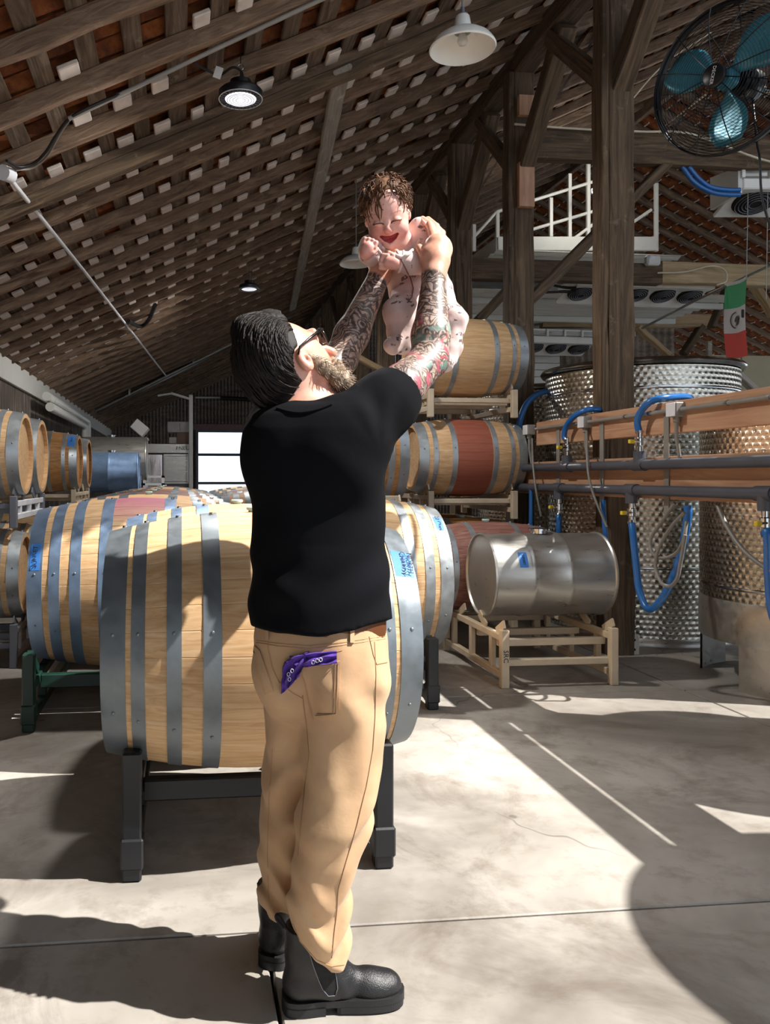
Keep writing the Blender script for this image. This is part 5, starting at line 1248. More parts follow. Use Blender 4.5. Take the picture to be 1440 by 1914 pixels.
# right hand: seen from the back, fingers wrapped round the baby's ribs
def finger(pts, r0, r1): B_.chain(pts, list(np.linspace(r0, r1, len(pts))), .004)
kR = J(818, 462, 2.29)                               # knuckle centre
B_.chain([wrR, J(815, 488, 2.27), kR], [.030, .036, .038], .02); B_.cone(J(806, 480, 2.27), J(826, 470, 2.30), .028, .028, .02)
finger([J(828, 466, 2.31), J(826, 436, 2.37), J(812, 420, 2.44)], .0128, .0098)
finger([J(821, 456, 2.30), J(815, 424, 2.36), J(800, 410, 2.44)], .0132, .0098)
finger([J(812, 450, 2.29), J(803, 420, 2.35), J(790, 409, 2.43)], .0128, .0095)
finger([J(833, 480, 2.31), J(836, 452, 2.38), J(824, 436, 2.45)], .0108, .0088)
finger([J(803, 496, 2.26), J(792, 478, 2.275), J(784, 462, 2.30)], .0150, .0105)                        # thumb
# left hand: thumb towards us on the baby's chest, fingers behind
kL = J(716, 470, 2.44)
B_.chain([wrL, J(713, 490, 2.42), kL], [.029, .034, .034], .02); B_.cone(J(705, 486, 2.43), J(728, 480, 2.42), .026, .026, .02)
finger([J(722, 496, 2.40), J(730, 484, 2.345), J(741, 472, 2.33)], .0150, .0105)
finger([J(708, 466, 2.45), J(708, 438, 2.47), J(718, 425, 2.52)], .0125, .009)
finger([J(714, 462, 2.46), J(720, 432, 2.50), J(732, 420, 2.56)], .0130, .009)
finger([J(720, 462, 2.47), J(730, 438, 2.53), J(744, 430, 2.58)], .0125, .009)
finger([J(704, 478, 2.46), J(698, 458, 2.49), J(702, 440, 2.54)], .0105, .008)
def ink(X):
    m = np.zeros(len(X))
    for sh, el, wr in ((shR, elR, wrR), (shL, elL, wrL)):
        a = el - sh; up = np.linalg.norm(a); d1 = segdist(X, [sh, el]); d2 = segdist(X, [el, wr]); n = (wr - el) / np.linalg.norm(wr - el)
        t = ((X - el) @ n) / np.linalg.norm(wr - el); wob = .05 * np.sin(X @ np.array((61, 40, 55.)))
        m = np.maximum(m, np.where((d2 < .09) | (d1 < .09), 1 - sst(t + wob, .90, .97), 0) * (np.minimum(d1, d2) < .095))
    return m * (np.linalg.norm(X - HC, axis=1) > .21)
def tint(X): return sst(-segdist(X, [shR, elR, elR * .75 + wrR * .25]), -.085, -.06) + .5 * sst(-segdist(X, [elL * .6 + wrL * .4, elL * .4 + wrL * .6]), -.06, -.03)
def flush(X):
    e = np.exp(-(np.linalg.norm(X - H(.08, -.01, -.012), axis=1) / .035) ** 2) * 1.3 + np.exp(-(np.linalg.norm(X - H(.05, .07, -.0), axis=1) / .05) ** 2) * .9 + np.exp(-(np.linalg.norm(X - H(.03, -.03, -.09), axis=1) / .06) ** 2) * .6
    return np.clip(e + .25 * sst(X[:, 2], HC[2] - .3, HC[2]), 0, 1)
body_me = B_.mesh('body', mbase, MT['skin_man'], {'ink': ink, 'tint': tint, 'flush': flush}, 1)
link('body', body_me, man)
# hair: a cap with combed-back locks
Hh = SDF(HC - .19, HC + .19, .004)
Hh.ell(H(0, -.030, .040), (.089, .106, .100), HR, .01); Hh.ell(H(0, -.055, .005), (.084, .082, .088), HR, .03); Hh.cone(H(0, .055, .108), H(0, -.05, .135), .028, .032, .03)
Hh.cone(H(0, -.10, -.03), H(0, -.085, -.075), .04, .03, .03)
def face_cut(p):
    q = p - HC.astype(np.float32); r = q @ hR.astype(np.float32); f = q @ hF.astype(np.float32); u = q @ hU.astype(np.float32)
    front = f - (-.022 + .52 * np.clip(u, -.01, .2) + .022 * np.exp(-(r / .03) ** 2))               # hairline
    side = front
    low = -.085 - u + .25 * np.clip(f + .05, 0, 1)
    ear = .042 - np.sqrt((f + .016) ** 2 + ((u + .026) * 1.0) ** 2) - 10 * (np.abs(r) < .05)
    return np.maximum.reduce([np.minimum(front, 1), side, low, ear])
Hh.cut(face_cut)
hair = Hh.mesh('hair', mbase, MT['hair_man'], None, 2)
rnd = random.Random(3); st = MB(); hb_ = bvh_of(hair); hcl = Vector(HC - mbase)
def hair_hit(r, f, u, off):
    d = Vector(hR * r + hF * f + hU * u).normalized(); h = hb_.ray_cast(hcl + Vector(hU) * .02 + d * .5, -d, .6)
    return None if h[0] is None else h[0] + d * off
for k in range(1300):
    r0 = rnd.uniform(-2.2, 2.2); a0 = rnd.uniform(.62, 3.0); ln = rnd.uniform(.6, 1.2); q = []
    for i in range(9):
        a = a0 + ln * i / 8; rr = r0 * (1 - .18 * i / 8) + .05 * math.sin(a * 3 + k)
        f = math.cos(a) * .9; u = math.sin(a)
        p = hair_hit(rr, f, u, .002 + .006 * math.sin(PI * i / 8) * rnd.uniform(.2, 1))
        if p is not None: q.append(p)
    ok = len(q) > 5 and all((q[i + 1] - q[i]).length < .05 for i in range(len(q) - 1))
    if ok: st.tube(q, [.0006 + .0026 * math.sin(PI * (i + .5) / len(q)) for i in range(len(q))], 4)
for k in range(700):                                   # locks that start at the hairline and run back
    r0 = rnd.uniform(-2.6, 2.6); q = []; a = -.1; wv_ = rnd.uniform(0, 6)
    while a < 2.2 and len(q) < 10:
        p = hair_hit(r0 * (1 - .04 * len(q)) + .03 * math.sin(a * 5 + wv_), math.cos(a) * .9, math.sin(a), .0015 + .0055 * math.sin(PI * len(q) / 10))
        if p is not None: q.append(p); a += .10
        else: a += .03
    if len(q) > 5 and all((q[i + 1] - q[i]).length < .05 for i in range(len(q) - 1)): st.tube(q, [.0008 + .0028 * math.sin(PI * (i + .5) / len(q)) for i in range(len(q))], 4)
nv = len(hair.vertices); allv = [tuple(v.co) for v in hair.vertices] + st.v; allf = [tuple(p.vertices) for p in hair.polygons] + [tuple(i + nv for i in f) for f in st.f]
mb = MB(); mb.v = allv; mb.f = allf; mb.obj('hair', MT['hair_man'], man, smooth=180)
# beard and sideburn
Bd = SDF(HC - .19, HC + .19, .0038)
for s in (1, -1):
    Bd.chain([H(s * .073, .004, -.02), H(s * .069, .018, -.06), H(s * .048, .055, -.105), H(0, .080, -.125)], [.009, .017, .025, .030], .015)
    Bd.chain([H(s * .02, .098, -.05), H(s * .045, .075, -.075), H(s * .04, .07, -.10)], [.010, .016, .02], .015)
Bd.cone(H(0, .075, -.115), H(0, .088, -.150), .034, .016, .02); Bd.disp(lambda p: .0022 * np.sin(p[..., 0] * 410 + 3 * np.sin(p[..., 2] * 130)) * np.sin(p[..., 2] * 330) * np.sin(p[..., 1] * 370))
bd_me = Bd.mesh('beard', mbase, MT['beard'], None, 0); bst = MB(); vb = [v for v in bd_me.vertices]; bd_me.update()
for k in range(700):
    v = vb[rnd.randrange(len(vb))]; n_ = v.normal; d = (n_ * .4 + Vector(hU) * -.7 + Vector(hF) * .15 + Vector((rnd.uniform(-.3, .3), rnd.uniform(-.3, .3), rnd.uniform(-.3, .3)))).normalized()
    L = rnd.uniform(.008, .02); bst.tube([v.co - n_ * .002, v.co + d * L * .5 + n_ * .002, v.co + d * L], [.0009, .0008, .0003], 3, caps=False)
nv = len(bd_me.vertices); mb = MB(); mb.v = [tuple(v.co) for v in bd_me.vertices] + bst.v; mb.f = [tuple(p.vertices) for p in bd_me.polygons] + [tuple(i + nv for i in f) for f in bst.f]
mb.obj('beard', MT['beard'], man, smooth=180)
# glasses
gs_ = link('glasses', None, man); gs_['label'] = 'black framed glasses'
def Hl(r, f, u): return Vector(H(r, f, u) - mbase)
for s in (1, -1):
    rim = [Hl(s * (.033 + .027 * math.cos(a) * (1 + .08 * math.sin(a))), .108 - .012 * abs(math.cos(a)) * (1 if math.cos(a) > 0 else .2), .014 + .021 * math.sin(a)) for a in [2 * PI * k / 24 for k in range(24)]]
    MB().tube(rim, .0032, 8, closed=True).obj('rim', MT['frame'], gs_, smooth=60)
    MB().tube([Hl(s * .060, .100, .024), Hl(s * .074, .085, .024), Hl(s * .082, .03, .018), Hl(s * .086, -.012, .012), Hl(s * .084, -.028, -.002)], [.0045, .0045, .0035, .003, .0025], 8).obj('temple', MT['frame'], gs_, smooth=60)
    c_ = Hl(s * .033, .106, .014); MB().add([c_] + rim, [(0, i + 1, (i + 1) % 24 + 1) for i in range(24)]).obj('lens', MT['pane'], gs_)
MB().tube([Hl(.008, .109, .018), Hl(0, .113, .020), Hl(-.008, .109, .018)], .003, 8).obj('bridge', MT['frame'], gs_, smooth=60)
# ------------------------------------------------------------------ T-shirt
S_ = SDF(np.minimum(J(440, 1200, 1.8), J(440, 700, 2.3)) - .04, np.maximum(J(800, 660, 2.35), J(760, 660, 2.0)) + .03, .0055)
Dm = 2.05
S_.loft([(756, 522, 640, Dm, .09), (764, 498, 680, Dm, .115), (778, 476, 706, Dm, .135), (806, 460, 722, Dm, .148), (850, 460, 722, Dm, .155), (900, 465, 720, Dm, .155), (950, 471, 720, Dm, .150), (1010, 472, 721, Dm, .148), (1070, 469, 725, Dm, .156), (1120, 467, 729, Dm, .164), (1160, 466, 731, Dm, .172), (1200, 466, 731, Dm, .172)], .02, 2.3)
S_.ell(J(640, 845, 1.95), (.10, .07, .12), None, .05); S_.ell(J(530, 850, 2.0), (.10, .07, .12), None, .05)      # shoulder blades
cuR = shR * .58 + elR * .42
S_.chain([J(668, 800, 1.99), shR * .78 + elR * .22, cuR + (elR - shR) * .05], [.092, .076, .071], .045)
cuL = shL * .58 + elL * .42; S_.chain([J(524, 800, 2.12), shL * .78 + elL * .22, cuL + (elL - shL) * .05], [.090, .080, .072], .04)
def sleeve_hole(S, sh, el, cu):
    ax = (el - sh) / np.linalg.norm(el - sh); a = cu - ax * .05; b = cu + ax * .12; S.cone(a, b, .066, .072, .003, 'sub')
sleeve_hole(S_, shR, elR, cuR); sleeve_hole(S_, shL, elL, cuL)
axR = (elR - shR) / np.linalg.norm(elR - shR); axL = (elL - shL) / np.linalg.norm(elL - shL)
def shirt_cut(p):
    z = p[..., 2]; r = p @ RTn.astype(np.float32); x = r / Dm * FPX + X0
    dd = np.clip(p @ FWn.astype(np.float32), 1.86, 2.1); yh = np.interp(r / dd * FPX + X0, [470, 520, 600, 660, 728], [1172, 1184, 1191, 1183, 1156]); hem = (CAMH + (Y0 - yh) / FPX * dd) - z
    q = p - cuR.astype(np.float32); s1 = np.where(np.linalg.norm(q, axis=-1) < .13, q @ axR.astype(np.float32), -1)
    q = p - cuL.astype(np.float32); s2 = np.where(np.linalg.norm(q, axis=-1) < .13, q @ axL.astype(np.float32), -1)
    return np.maximum(np.maximum(hem, s1), s2)
def shirt_fold(p):
    x = (p @ RTn.astype(np.float32)); z = p[..., 2]; d = p @ FWn.astype(np.float32)
    ar = J(705, 850, 1.97); rr = (p @ RTn.astype(np.float32)) - float(ar @ RTn); zz = z - ar[2]; rad = np.sqrt(rr ** 2 + zz ** 2); an = np.arctan2(zz, rr)
    f1 = .0035 * np.sin(an * 11 + 2.0) * np.exp(-((rad - .11) / .06) ** 2) * sst(rr + .6 * zz, -.05, .06)
    f2 = .0035 * np.sin(z * 46 + 9 * x + 2 * np.sin(x * 17)) * sst(-z, -1.25, -1.0) ; f3 = .004 * np.sin(x * 30 + 6 * np.sin(z * 9) + d * 8) * sst(-z, -1.45, -1.15)
    return f1 + f2 + f3
S_.cut(shirt_cut); S_.disp(shirt_fold)
S_.cone(J(556, 735, 2.055), J(558, 772, 2.055), .066, .062, .004, 'sub')
tee_me = S_.mesh('t_shirt', mbase, MT['tee'], None, 2); link('t_shirt', tee_me, man)
tb_ = bvh_of(tee_me); 
col_pts = [onto(tb_, mbase, x, y, .002) for x, y in ((518, 764), (540, 770), (562, 772), (585, 769), (605, 763), (620, 757))]; col_pts = [p for p in col_pts if p]
if len(col_pts) > 3: MB().tube(bez(col_pts, 5), .003, 8).obj('collar', MT['tee'], man, smooth=60)
# ------------------------------------------------------------------ trousers
T_ = SDF(np.minimum(J(440, 1840, 1.80), J(440, 1840, 2.3)), np.maximum(J(760, 1140, 1.8), J(760, 1140, 2.32)), .0052)
T_.lo[2] = .08
T_ = SDF((T_.lo[0], T_.lo[1], .07), (T_.ax_hi()[0], T_.ax_hi()[1], 1.02), .0052)
T_.loft([(1150, 480, 716, Dm, .142), (1190, 474, 722, Dm, .148), (1240, 480, 725, Dm, .152), (1285, 492, 720, Dm, .146), (1320, 512, 702, Dm, .12)], .02, 2.3)
T_.loft([(1270, 572, 716, 2.00, .108), (1350, 567, 721, 1.99, .112), (1420, 568, 713, 1.975, .105), (1480, 562, 705, 1.96, .10), (1530, 557, 696, 1.955, .098), (1600, 548, 672, 1.955, .092), (1660, 540, 653, 1.965, .088), (1710, 537, 657, 1.97, .088), (1760, 541, 651, 1.975, .086), (1800, 545, 646, 1.975, .086), (1830, 545, 646, 1.975, .086)], .035, 2.2)
T_.loft([(1270, 487, 600, 2.13, .112), (1350, 496, 596, 2.13, .108), (1420, 498, 590, 2.135, .10), (1500, 487, 585, 2.14, .098), (1600, 484, 575, 2.14, .095), (1690, 486, 570, 2.135, .09), (1730, 487, 568, 2.135, .09)], .035, 2.2)
T_.ell(J(640, 1265, 1.955), (.085, .085, .10), None, .06); T_.ell(J(545, 1268, 2.02), (.085, .07, .095), None, .05)
T_.cone(J(572, 1240, 1.86), J(576, 1330, 1.88), .012, .014, .03, 'sub')
def hem_cut(p):
    z = p[..., 2]; r = p @ RTn.astype(np.float32); d = p @ FWn.astype(np.float32); x = r / np.maximum(d, .5) * FPX + X0
    yr = np.interp(x, [538, 560, 590, 620, 650], [1722, 1768, 1803, 1815, 1812]); yl = np.interp(x, [485, 505, 530, 575], [1688, 1700, 1712, 1722])
    hr_ = CAMH + (Y0 - yr) / FPX * np.clip(d, 1.88, 2.03); hl_ = CAMH + (Y0 - yl) / FPX * np.clip(d, 2.055, 2.18); return np.where(d < 2.055, hr_, hl_) - z
def pant_fold(p):
    z = p[..., 2]; r = p @ RTn.astype(np.float32); d = p @ FWn.astype(np.float32); right = sst(r + .0, .06, .12) * (d < 2.06)
    ank = np.exp(-((z - .20) / .13) ** 2); kn = np.exp(-((z - .50) / .10) ** 2); st_ = np.exp(-((z - .78) / .06) ** 2)
    return .0085 * ank * np.sin(z * 62 + 16 * r + 3 * np.sin(r * 30 + d * 12)) + .0085 * kn * np.sin(z * 44 - 26 * r + 2 * np.sin(d * 25)) + .007 * st_ * np.sin(z * 30 + r * 40) + .0025 * np.sin(z * 23 + r * 31 + d * 17) * np.sin(r * 40 - z * 9)
T_.cut(hem_cut); T_.disp(pant_fold)
T_.cone(J(600, 1840, 1.975), J(598, 1760, 1.975), .070, .060, .004, 'sub'); T_.cone(J(522, 1760, 2.135), J(522, 1700, 2.135), .060, .052, .004, 'sub')
pa_me = T_.mesh('trousers', mbase, MT['khaki'], None, 2); pants = link('trousers', pa_me, man); pb = bvh_of(pa_me)
def stitch(nm, pts, m='stitch', r=.0011, n=6, off=.0008):
    mb = seam(pb, mbase, pts, r * .75, off, n)
    if mb.v: mb.obj(nm, MT[m], pants, smooth=60)
patch(pb, mbase, ((563, 1241), (636, 1236), (633, 1335), (588, 1343)), 14, 14, .0050).obj('back_pocket', MT['khaki'], pants, smooth=60)
patch(pb, mbase, ((470, 1200), (487, 1216), (512, 1292), (497, 1298)), 5, 10, .003).obj('back_pocket', MT['khaki'], pants, smooth=60)
pk_b = bvh_of(pants.children[0].data) if pants.children else pb
for dx in (4, 9): stitch('stitching', [(636 - dx, 1240), (633 - dx, 1331), (590 + dx * .6, 1340 - dx * .8)], 'stitchd', .0012, 6, .0062)
stitch('stitching', [(565, 1246), (634, 1241)], 'stitchd', .0011, 6, .0062)
stitch('waist_seam', [(472, 1200), (520, 1208), (580, 1212), (640, 1206), (720, 1194)]); stitch('waist_seam', [(472, 1196), (520, 1203), (580, 1207), (640, 1201), (720, 1189)])
stitch('yoke_seam', [(502, 1180), (502, 1212), (510, 1250), (522, 1275), (548, 1296), (565, 1305)]); stitch('yoke_seam', [(560, 1222), (600, 1224), (640, 1216)])
stitch('side_seam', [(700, 1200), (703, 1260), (701, 1340), (697, 1400), (685, 1470), (668, 1540), (650, 1600), (633, 1660), (628, 1720), (620, 1790)], 'stitchd', .0014)
stitch('side_seam', [(504, 1720), (500, 1600), (503, 1500), (510, 1400)], 'stitch', .001)
stitch('inseam', [(566, 1300), (574, 1360), (578, 1410), (570, 1470), (563, 1540), (557, 1600)], 'stitchd', .0014)
stitch('front_pocket_edge', [(690, 1190), (698, 1225), (704, 1242), (724, 1238)], 'stitchd', .0013)
stitch('hem_stitch', [(548, 1726), (562, 1760), (592, 1794), (620, 1806), (644, 1803)], 'stitch', .0012)
for (x, y0_, y1_) in ((657, 1174, 1203), (502, 1163, 1196)): patch(pb, mbase, ((x - 4, y0_), (x + 4, y0_), (x + 4, y1_), (x - 4, y1_)), 2, 6, .0075).obj('belt_loop', MT['khaki'], pants, smooth=60)
# belt: a leather band round the waist above the trousers
mb = MB(); vs_ = []; nn = 72
for i in range(nn):
    a = 2 * PI * i / nn
    for (y, k_) in ((1152, 1.0), (1152, 1.03), (1182, 1.03), (1182, 1.0)):
        w_ = 119 / FPX * Dm; c_ = np.sign(math.cos(a)) * abs(math.cos(a)) ** (2 / 2.3) * w_ * k_; s_ = np.sign(math.sin(a)) * abs(math.sin(a)) ** (2 / 2.3) * .146 * k_
        q = RTn * ((598 - X0) / FPX * Dm + c_) + FWn * (Dm + s_); vs_.append((q[0] - mbase[0], q[1] - mbase[1], CAMH + (Y0 - y - .11 * (c_ / Dm * FPX - 119)) / FPX * Dm))
mb.add(vs_, [(i * 4 + j, ((i + 1) % nn) * 4 + j, ((i + 1) % nn) * 4 + (j + 1) % 4, i * 4 + (j + 1) % 4) for i in range(nn) for j in range(4)]); mb.obj('belt', MT['belt'], man, smooth=50, recalc=True)
# ------------------------------------------------------------------ boots
def boot(label, heel, toe, sc=1.0):
    heel = np.array(heel); toe = np.array(toe); heel[2] = toe[2] = 0; f = (toe - heel) / np.linalg.norm(toe - heel); L = np.linalg.norm(toe - heel); r = np.cross(f, UPn)
    bt = link('boot', None, man); bt['label'] = label; o = mbase
    def K(a, b, c): return heel + f * a * L + r * b + UPn * c
    S = SDF(np.minimum(heel, toe) - .08 * np.ones(3), np.maximum(heel, toe) + np.array((.08, .08, .28)), .0042)
    S.chain([K(.13, 0, .062), K(.45, 0, .052), K(.70, 0, .046), K(.88, 0, .044)], [.040, .038, .035, .028], .02); S.ell(K(.78, 0, .042), (.045, .062, .032), np.stack([r, f, UPn]), .02)
    S.chain([K(.14, 0, .07), K(.165, 0, .14), K(.17, 0, .205)], [.041, .043, .048], .02); S.chain([K(.33, 0, .08), K(.28, 0, .14), K(.25, 0, .205)], [.044, .044, .046], .03); S.cone(K(.45, 0, .075), K(.32, 0, .13), .036, .036, .03)
    S.cut(lambda p: np.maximum(.028 - p[..., 2], p[..., 2] - .205)); S.cone(K(.21, 0, .19), K(.21, 0, .25), .040, .042, .003, 'sub')
    S.disp(lambda p: .0016 * np.sin((p @ f.astype(np.float32)) * 120 + p[..., 2] * 60) * np.exp(-((((p - heel.astype(np.float32)) @ f.astype(np.float32)) / L - .48) / .12) ** 2))
    me = S.mesh('upper', o, MT['leather'], None, 1); link('upper', me, bt)
    out = []
    ctl = bez([(a, w_, 0) for a, w_ in ((0, 0), (.012, .022), (.05, .034), (.14, .040), (.30, .038), (.45, .040), (.62, .046), (.76, .048), (.88, .043), (.96, .029), (1.0, .0))], 5); out = [(q.x, max(0, q.y)) for q in ctl[:-1]] + [(1.0, .004)]
    poly = [(a * L - .006 + .012 * a, w_ + .003) for a, w_ in out] + [(a * L - .006 + .012 * a, -w_ - .003) for a, w_ in reversed(out[1:])]
    M = Matrix(((f[0], r[0], 0, heel[0] - o[0]), (f[1], r[1], 0, heel[1] - o[1]), (0, 0, 1, 0), (0, 0, 0, 1)))
    sole = MB().prism(poly, .016, Matrix.Translation((0, 0, .028)) @ M).prism([p for p in poly], .0, Matrix.Translation((0, 0, .02)) @ M)
    so = sole.obj('sole', MT['rubber'], bt, recalc=False)
    hl = [(x, y) for x, y in poly if x < .33 * L]; hl = [(x, y) for x, y in hl if y > 0] + [(.31 * L, .036), (.31 * L, -.036)] + [(x, y) for x, y in hl if y <= 0]
    MB().prism(poly_order(hl), .024, Matrix.Translation((0, 0, .012)) @ M).obj('heel_block', MT['rubber'], bt)
    fr = [(x, y) for x, y in poly if x > .42 * L]; fr = fr + [(.42 * L, .0385), (.42 * L, -.0385)]
    MB().prism(poly_order(fr), .016, Matrix.Translation((0, 0, .013)) @ M).obj('tread', MT['rubber'], bt)
    bb = bvh_of(me)
    def side(a, z, s=1, off=.0012):
        p0 = Vector(K(a, s * .12, z) - o); h = bb.ray_cast(p0, Vector(-r * s), .3); return None if h[0] is None else h[0] + Vector(r * s) * off
    for s in (1, -1):
        g = []; rows = 9
        for i in range(rows):
            z = .200 - .145 * i / (rows - 1); hw = .090 * (1 - .45 * (i / (rows - 1)) ** 3) - (.02 if i == rows - 1 else 0)
            g.append([side(.235 + hw * (j / 6 * 2 - 1) + .15 * i / rows, z, s, .0018) for j in range(7)])
        if all(p is not None for row in g for p in row):
            m_ = MB(); m_.v = [tuple(p) for row in g for p in row]; m_.f = [(i * 7 + j, i * 7 + j + 1, (i + 1) * 7 + j + 1, (i + 1) * 7 + j) for i in range(rows - 1) for j in range(6)]; m_.obj('elastic_gore', MT['elastic'], bt, smooth=60)
            ed = [row[0] for row in g] + g[-1][1:-1] + [row[6] for row in reversed(g)]; MB().tube([p + Vector(r * s) * .0008 for p in ed], .0010, 5).obj('gore_stitch', MT['rackgrey'], bt, smooth=60)
    lp = [Vector(K(.035, 0, z) - o) + Vector(-f * dd) for z, dd in ((.195, .004), (.222, .020), (.232, .028), (.222, .030), (.20, .012))]
    MB().tube(bez(lp, 4), .0045, 6).obj('pull_tab', MT['elastic'], bt, smooth=60)
    return bt
def poly_order(ps):
    cx = sum(p[0] for p in ps) / len(ps); cy = sum(p[1] for p in ps) / len(ps); return sorted(ps, key=lambda p: math.atan2(p[1] - cy, p[0] - cx))
boot('black pull-on boot turned sideways', PF(532, 1886), PF(750, 1868)); boot('black pull-on boot seen from behind', PF(505, 1812) , np.array(PF(505, 1812)) + RTn * .10 + FWn * .27)
# ------------------------------------------------------------------ bandana in the back pocket
bn = thing('bandana', 'purple printed bandana hanging from the back pocket', 'bandana', mbase)
rr_ = random.Random(5)
def bul(u, v): return .010 * math.sin(u * 9 + v * 3) ** 2 + .006 * math.sin(v * 11 + u * 4) + .004
a1 = patch(pb, mbase, ((545, 1226), (630, 1219), (631, 1240), (566, 1247)), 22, 8, .006, .004, bul); a1.obj('cloth_fold', MT['purple'], bn, smooth=60)
a2 = patch(pb, mbase, ((536, 1236), (580, 1218), (566, 1260), (526, 1297)), 14, 16, .006, .004, bul); o2 = a2.obj('cloth_tail', MT['purple'], bn, smooth=60)
for i, (x, y) in enumerate(((552, 1262), (550, 1254), (556, 1249), (597, 1236), (604, 1234), (590, 1238))):
    p = onto(pb, mbase, x, y, .026)
    if p is not None:
        q = [p + Vector(RTV) * .0035 * math.cos(2 * PI * k / 12) + Vector((0, 0, 1)) * .0045 * math.sin(2 * PI * k / 12) for k in range(12)]; MB().tube(q, .0007, 4, closed=True).obj('print_mark', MT['whitepanel'], o2)
# ------------------------------------------------------------------ the baby
bbase = J(775, 560, 2.40)
baby = thing('person', 'laughing baby in pink printed sleepsuit held up in the air', 'person', bbase)
bF = loc2w((-.10, -.78, -.60)); bF /= np.linalg.norm(bF); bU = loc2w((-.22, -.58, .78)); bU -= bF * bU.dot(bF); bU /= np.linalg.norm(bU); bR = np.cross(bF, bU)
BR = np.stack([bR, bF, bU]); BC = J(724, 402, 2.40)
def Q(r, f, u): return BC + bR * r * .98 + bF * f * 1.07 + bU * u * 1.07
N_ = SDF(np.minimum(BC - .13, J(655, 520, 2.25)), np.maximum(BC + .13, J(800, 400, 2.5)), .0026)
N_.ell(Q(0, -.012, .022), (.064, .082, .073), BR, .01); N_.ell(Q(0, .026, -.022), (.059, .056, .060), BR, .025)
for s in (1, -1):
    N_.ell(Q(s * .031, .052, -.026), (.027, .024, .024), BR, .012)                       # cheeks
    N_.ell(Q(s * .027, .074, .006), (.014, .008, .009), BR, .010, 'sub'); N_.ell(Q(s * .027, .066, .004), (.014, .010, .009), BR, .006)
    N_.ell(Q(s * .064, -.008, -.010), (.007, .014, .019), BR, .005)
N_.ell(Q(0, .083, -.014), (.0125, .011, .0105), BR, .007); N_.cone(Q(0, .068, .008), Q(0, .078, -.010), .005, .007, .012)
N_.ell(Q(0, .060, -.062), (.022, .020, .015), BR, .012)                                   # chin
for s in (1, -1):
    for fz in (.064, .074, .084): N_.cone(Q(s * .025, fz - .002, -.031), Q(s * .013, fz + .005, -.039), .0050, .0095, .002, 'sub'); N_.cone(Q(s * .013, fz + .005, -.039), Q(0, fz + .006, -.043), .0095, .0118, .002, 'sub')   # open laughing mouth
N_.cone(Q(-.010, .060, -.052), Q(.010, .060, -.052), .006, .006, .002)                    # tongue
N_.cone(Q(0, -.01, -.05), J(752, 462, 2.42), .04, .045, .02)
def fist(c, ax, side, w_, g=1.06):
    """closed baby hand: palm, four curled fingers and a thumb"""
    ax = ax / np.linalg.norm(ax); side = side - ax * side.dot(ax); side /= np.linalg.norm(side); nr = np.cross(ax, side)
    N_.ell(c, (.020 * g, .018 * g, .014 * g), np.stack([ax, side, nr]), .006); N_.cone(c - ax * .015, w_, .016 * g, .017 * g, .01)
    for i in range(4):
        b = c + (side * (-.0165 + .011 * i) + ax * (.012 - .002 * abs(i - 1.5))) * g
        N_.chain([b + nr * .004 * g, b + (ax * .013 + nr * .009) * g, b + (ax * .010 + nr * .021) * g, b + (ax * -.004 + nr * .021) * g], [.0062 * g, .0062 * g, .0058 * g, .0052 * g], .0012)
    N_.chain([c + (side * .018 - ax * .006) * g, c + (side * .024 + ax * .006 + nr * .012) * g, c + (side * .012 + ax * .010 + nr * .027) * g], [.0068 * g, .0064 * g, .0055 * g], .002)
tc_ = -FWn
wA, wB = J(693, 478, 2.37), J(750, 489, 2.315)
fist(J(687, 465, 2.335), loc2w((.25, -.35, .75)), loc2w((.9, -.2, -.2)), wA); fist(J(730, 491, 2.29), loc2w((-.95, -.1, .1)), loc2w((.05, -.3, .95)), wB)
def bflush(X):
    e = sum(np.exp(-(np.linalg.norm(X - Q(s * .036, .058, -.026), axis=1) / .026) ** 2) for s in (1, -1)) + .8 * np.exp(-(np.linalg.norm(X - Q(0, .09, -.016), axis=1) / .014) ** 2)
    for c in (J(687, 460, 2.335), J(733, 489, 2.29)): e = e + .75 * np.exp(-(np.linalg.norm(X - c, axis=1) / .04) ** 2)
    return np.clip(e, 0, 1)
def mouthm(X):
    q = X - Q(0, .068, -.042); r = q @ bR; f = q @ bF; u = q @ bU; return ((np.abs(r) < .030) & (np.abs(u) < .017) & (f < .002 - 9 * r * r) & (f > -.035)).astype(float)
t_ = MT['skin_baby'].node_tree; a_ = t_.nodes.new('ShaderNodeAttribute'); a_.attribute_name = 'mouth'; mxn = t_.nodes.new('ShaderNodeMixRGB'); bs = t_.nodes['Principled BSDF']; src = bs.inputs['Base Color'].links[0].from_socket
t_.links.new(src, mxn.inputs[1]); mxn.inputs[2].default_value = lin('#a03a3e'); t_.links.new(a_.outputs['Fac'], mxn.inputs[0]); t_.links.new(mxn.outputs[0], bs.inputs['Base Color'])
bme = N_.mesh('body', bbase, MT['skin_baby'], {'flush': bflush, 'mouth': mouthm}, 1); bo = link('body', bme, baby); bbv = bvh_of(bme)
def Ql(r, f, u): return Vector(Q(r, f, u) - bbase)
def face_pt(r, u, off):
    h = bbv.ray_cast(Ql(r, .2, u), Vector(-bF), .3); return None if h[0] is None else h[0] + Vector(bF) * off
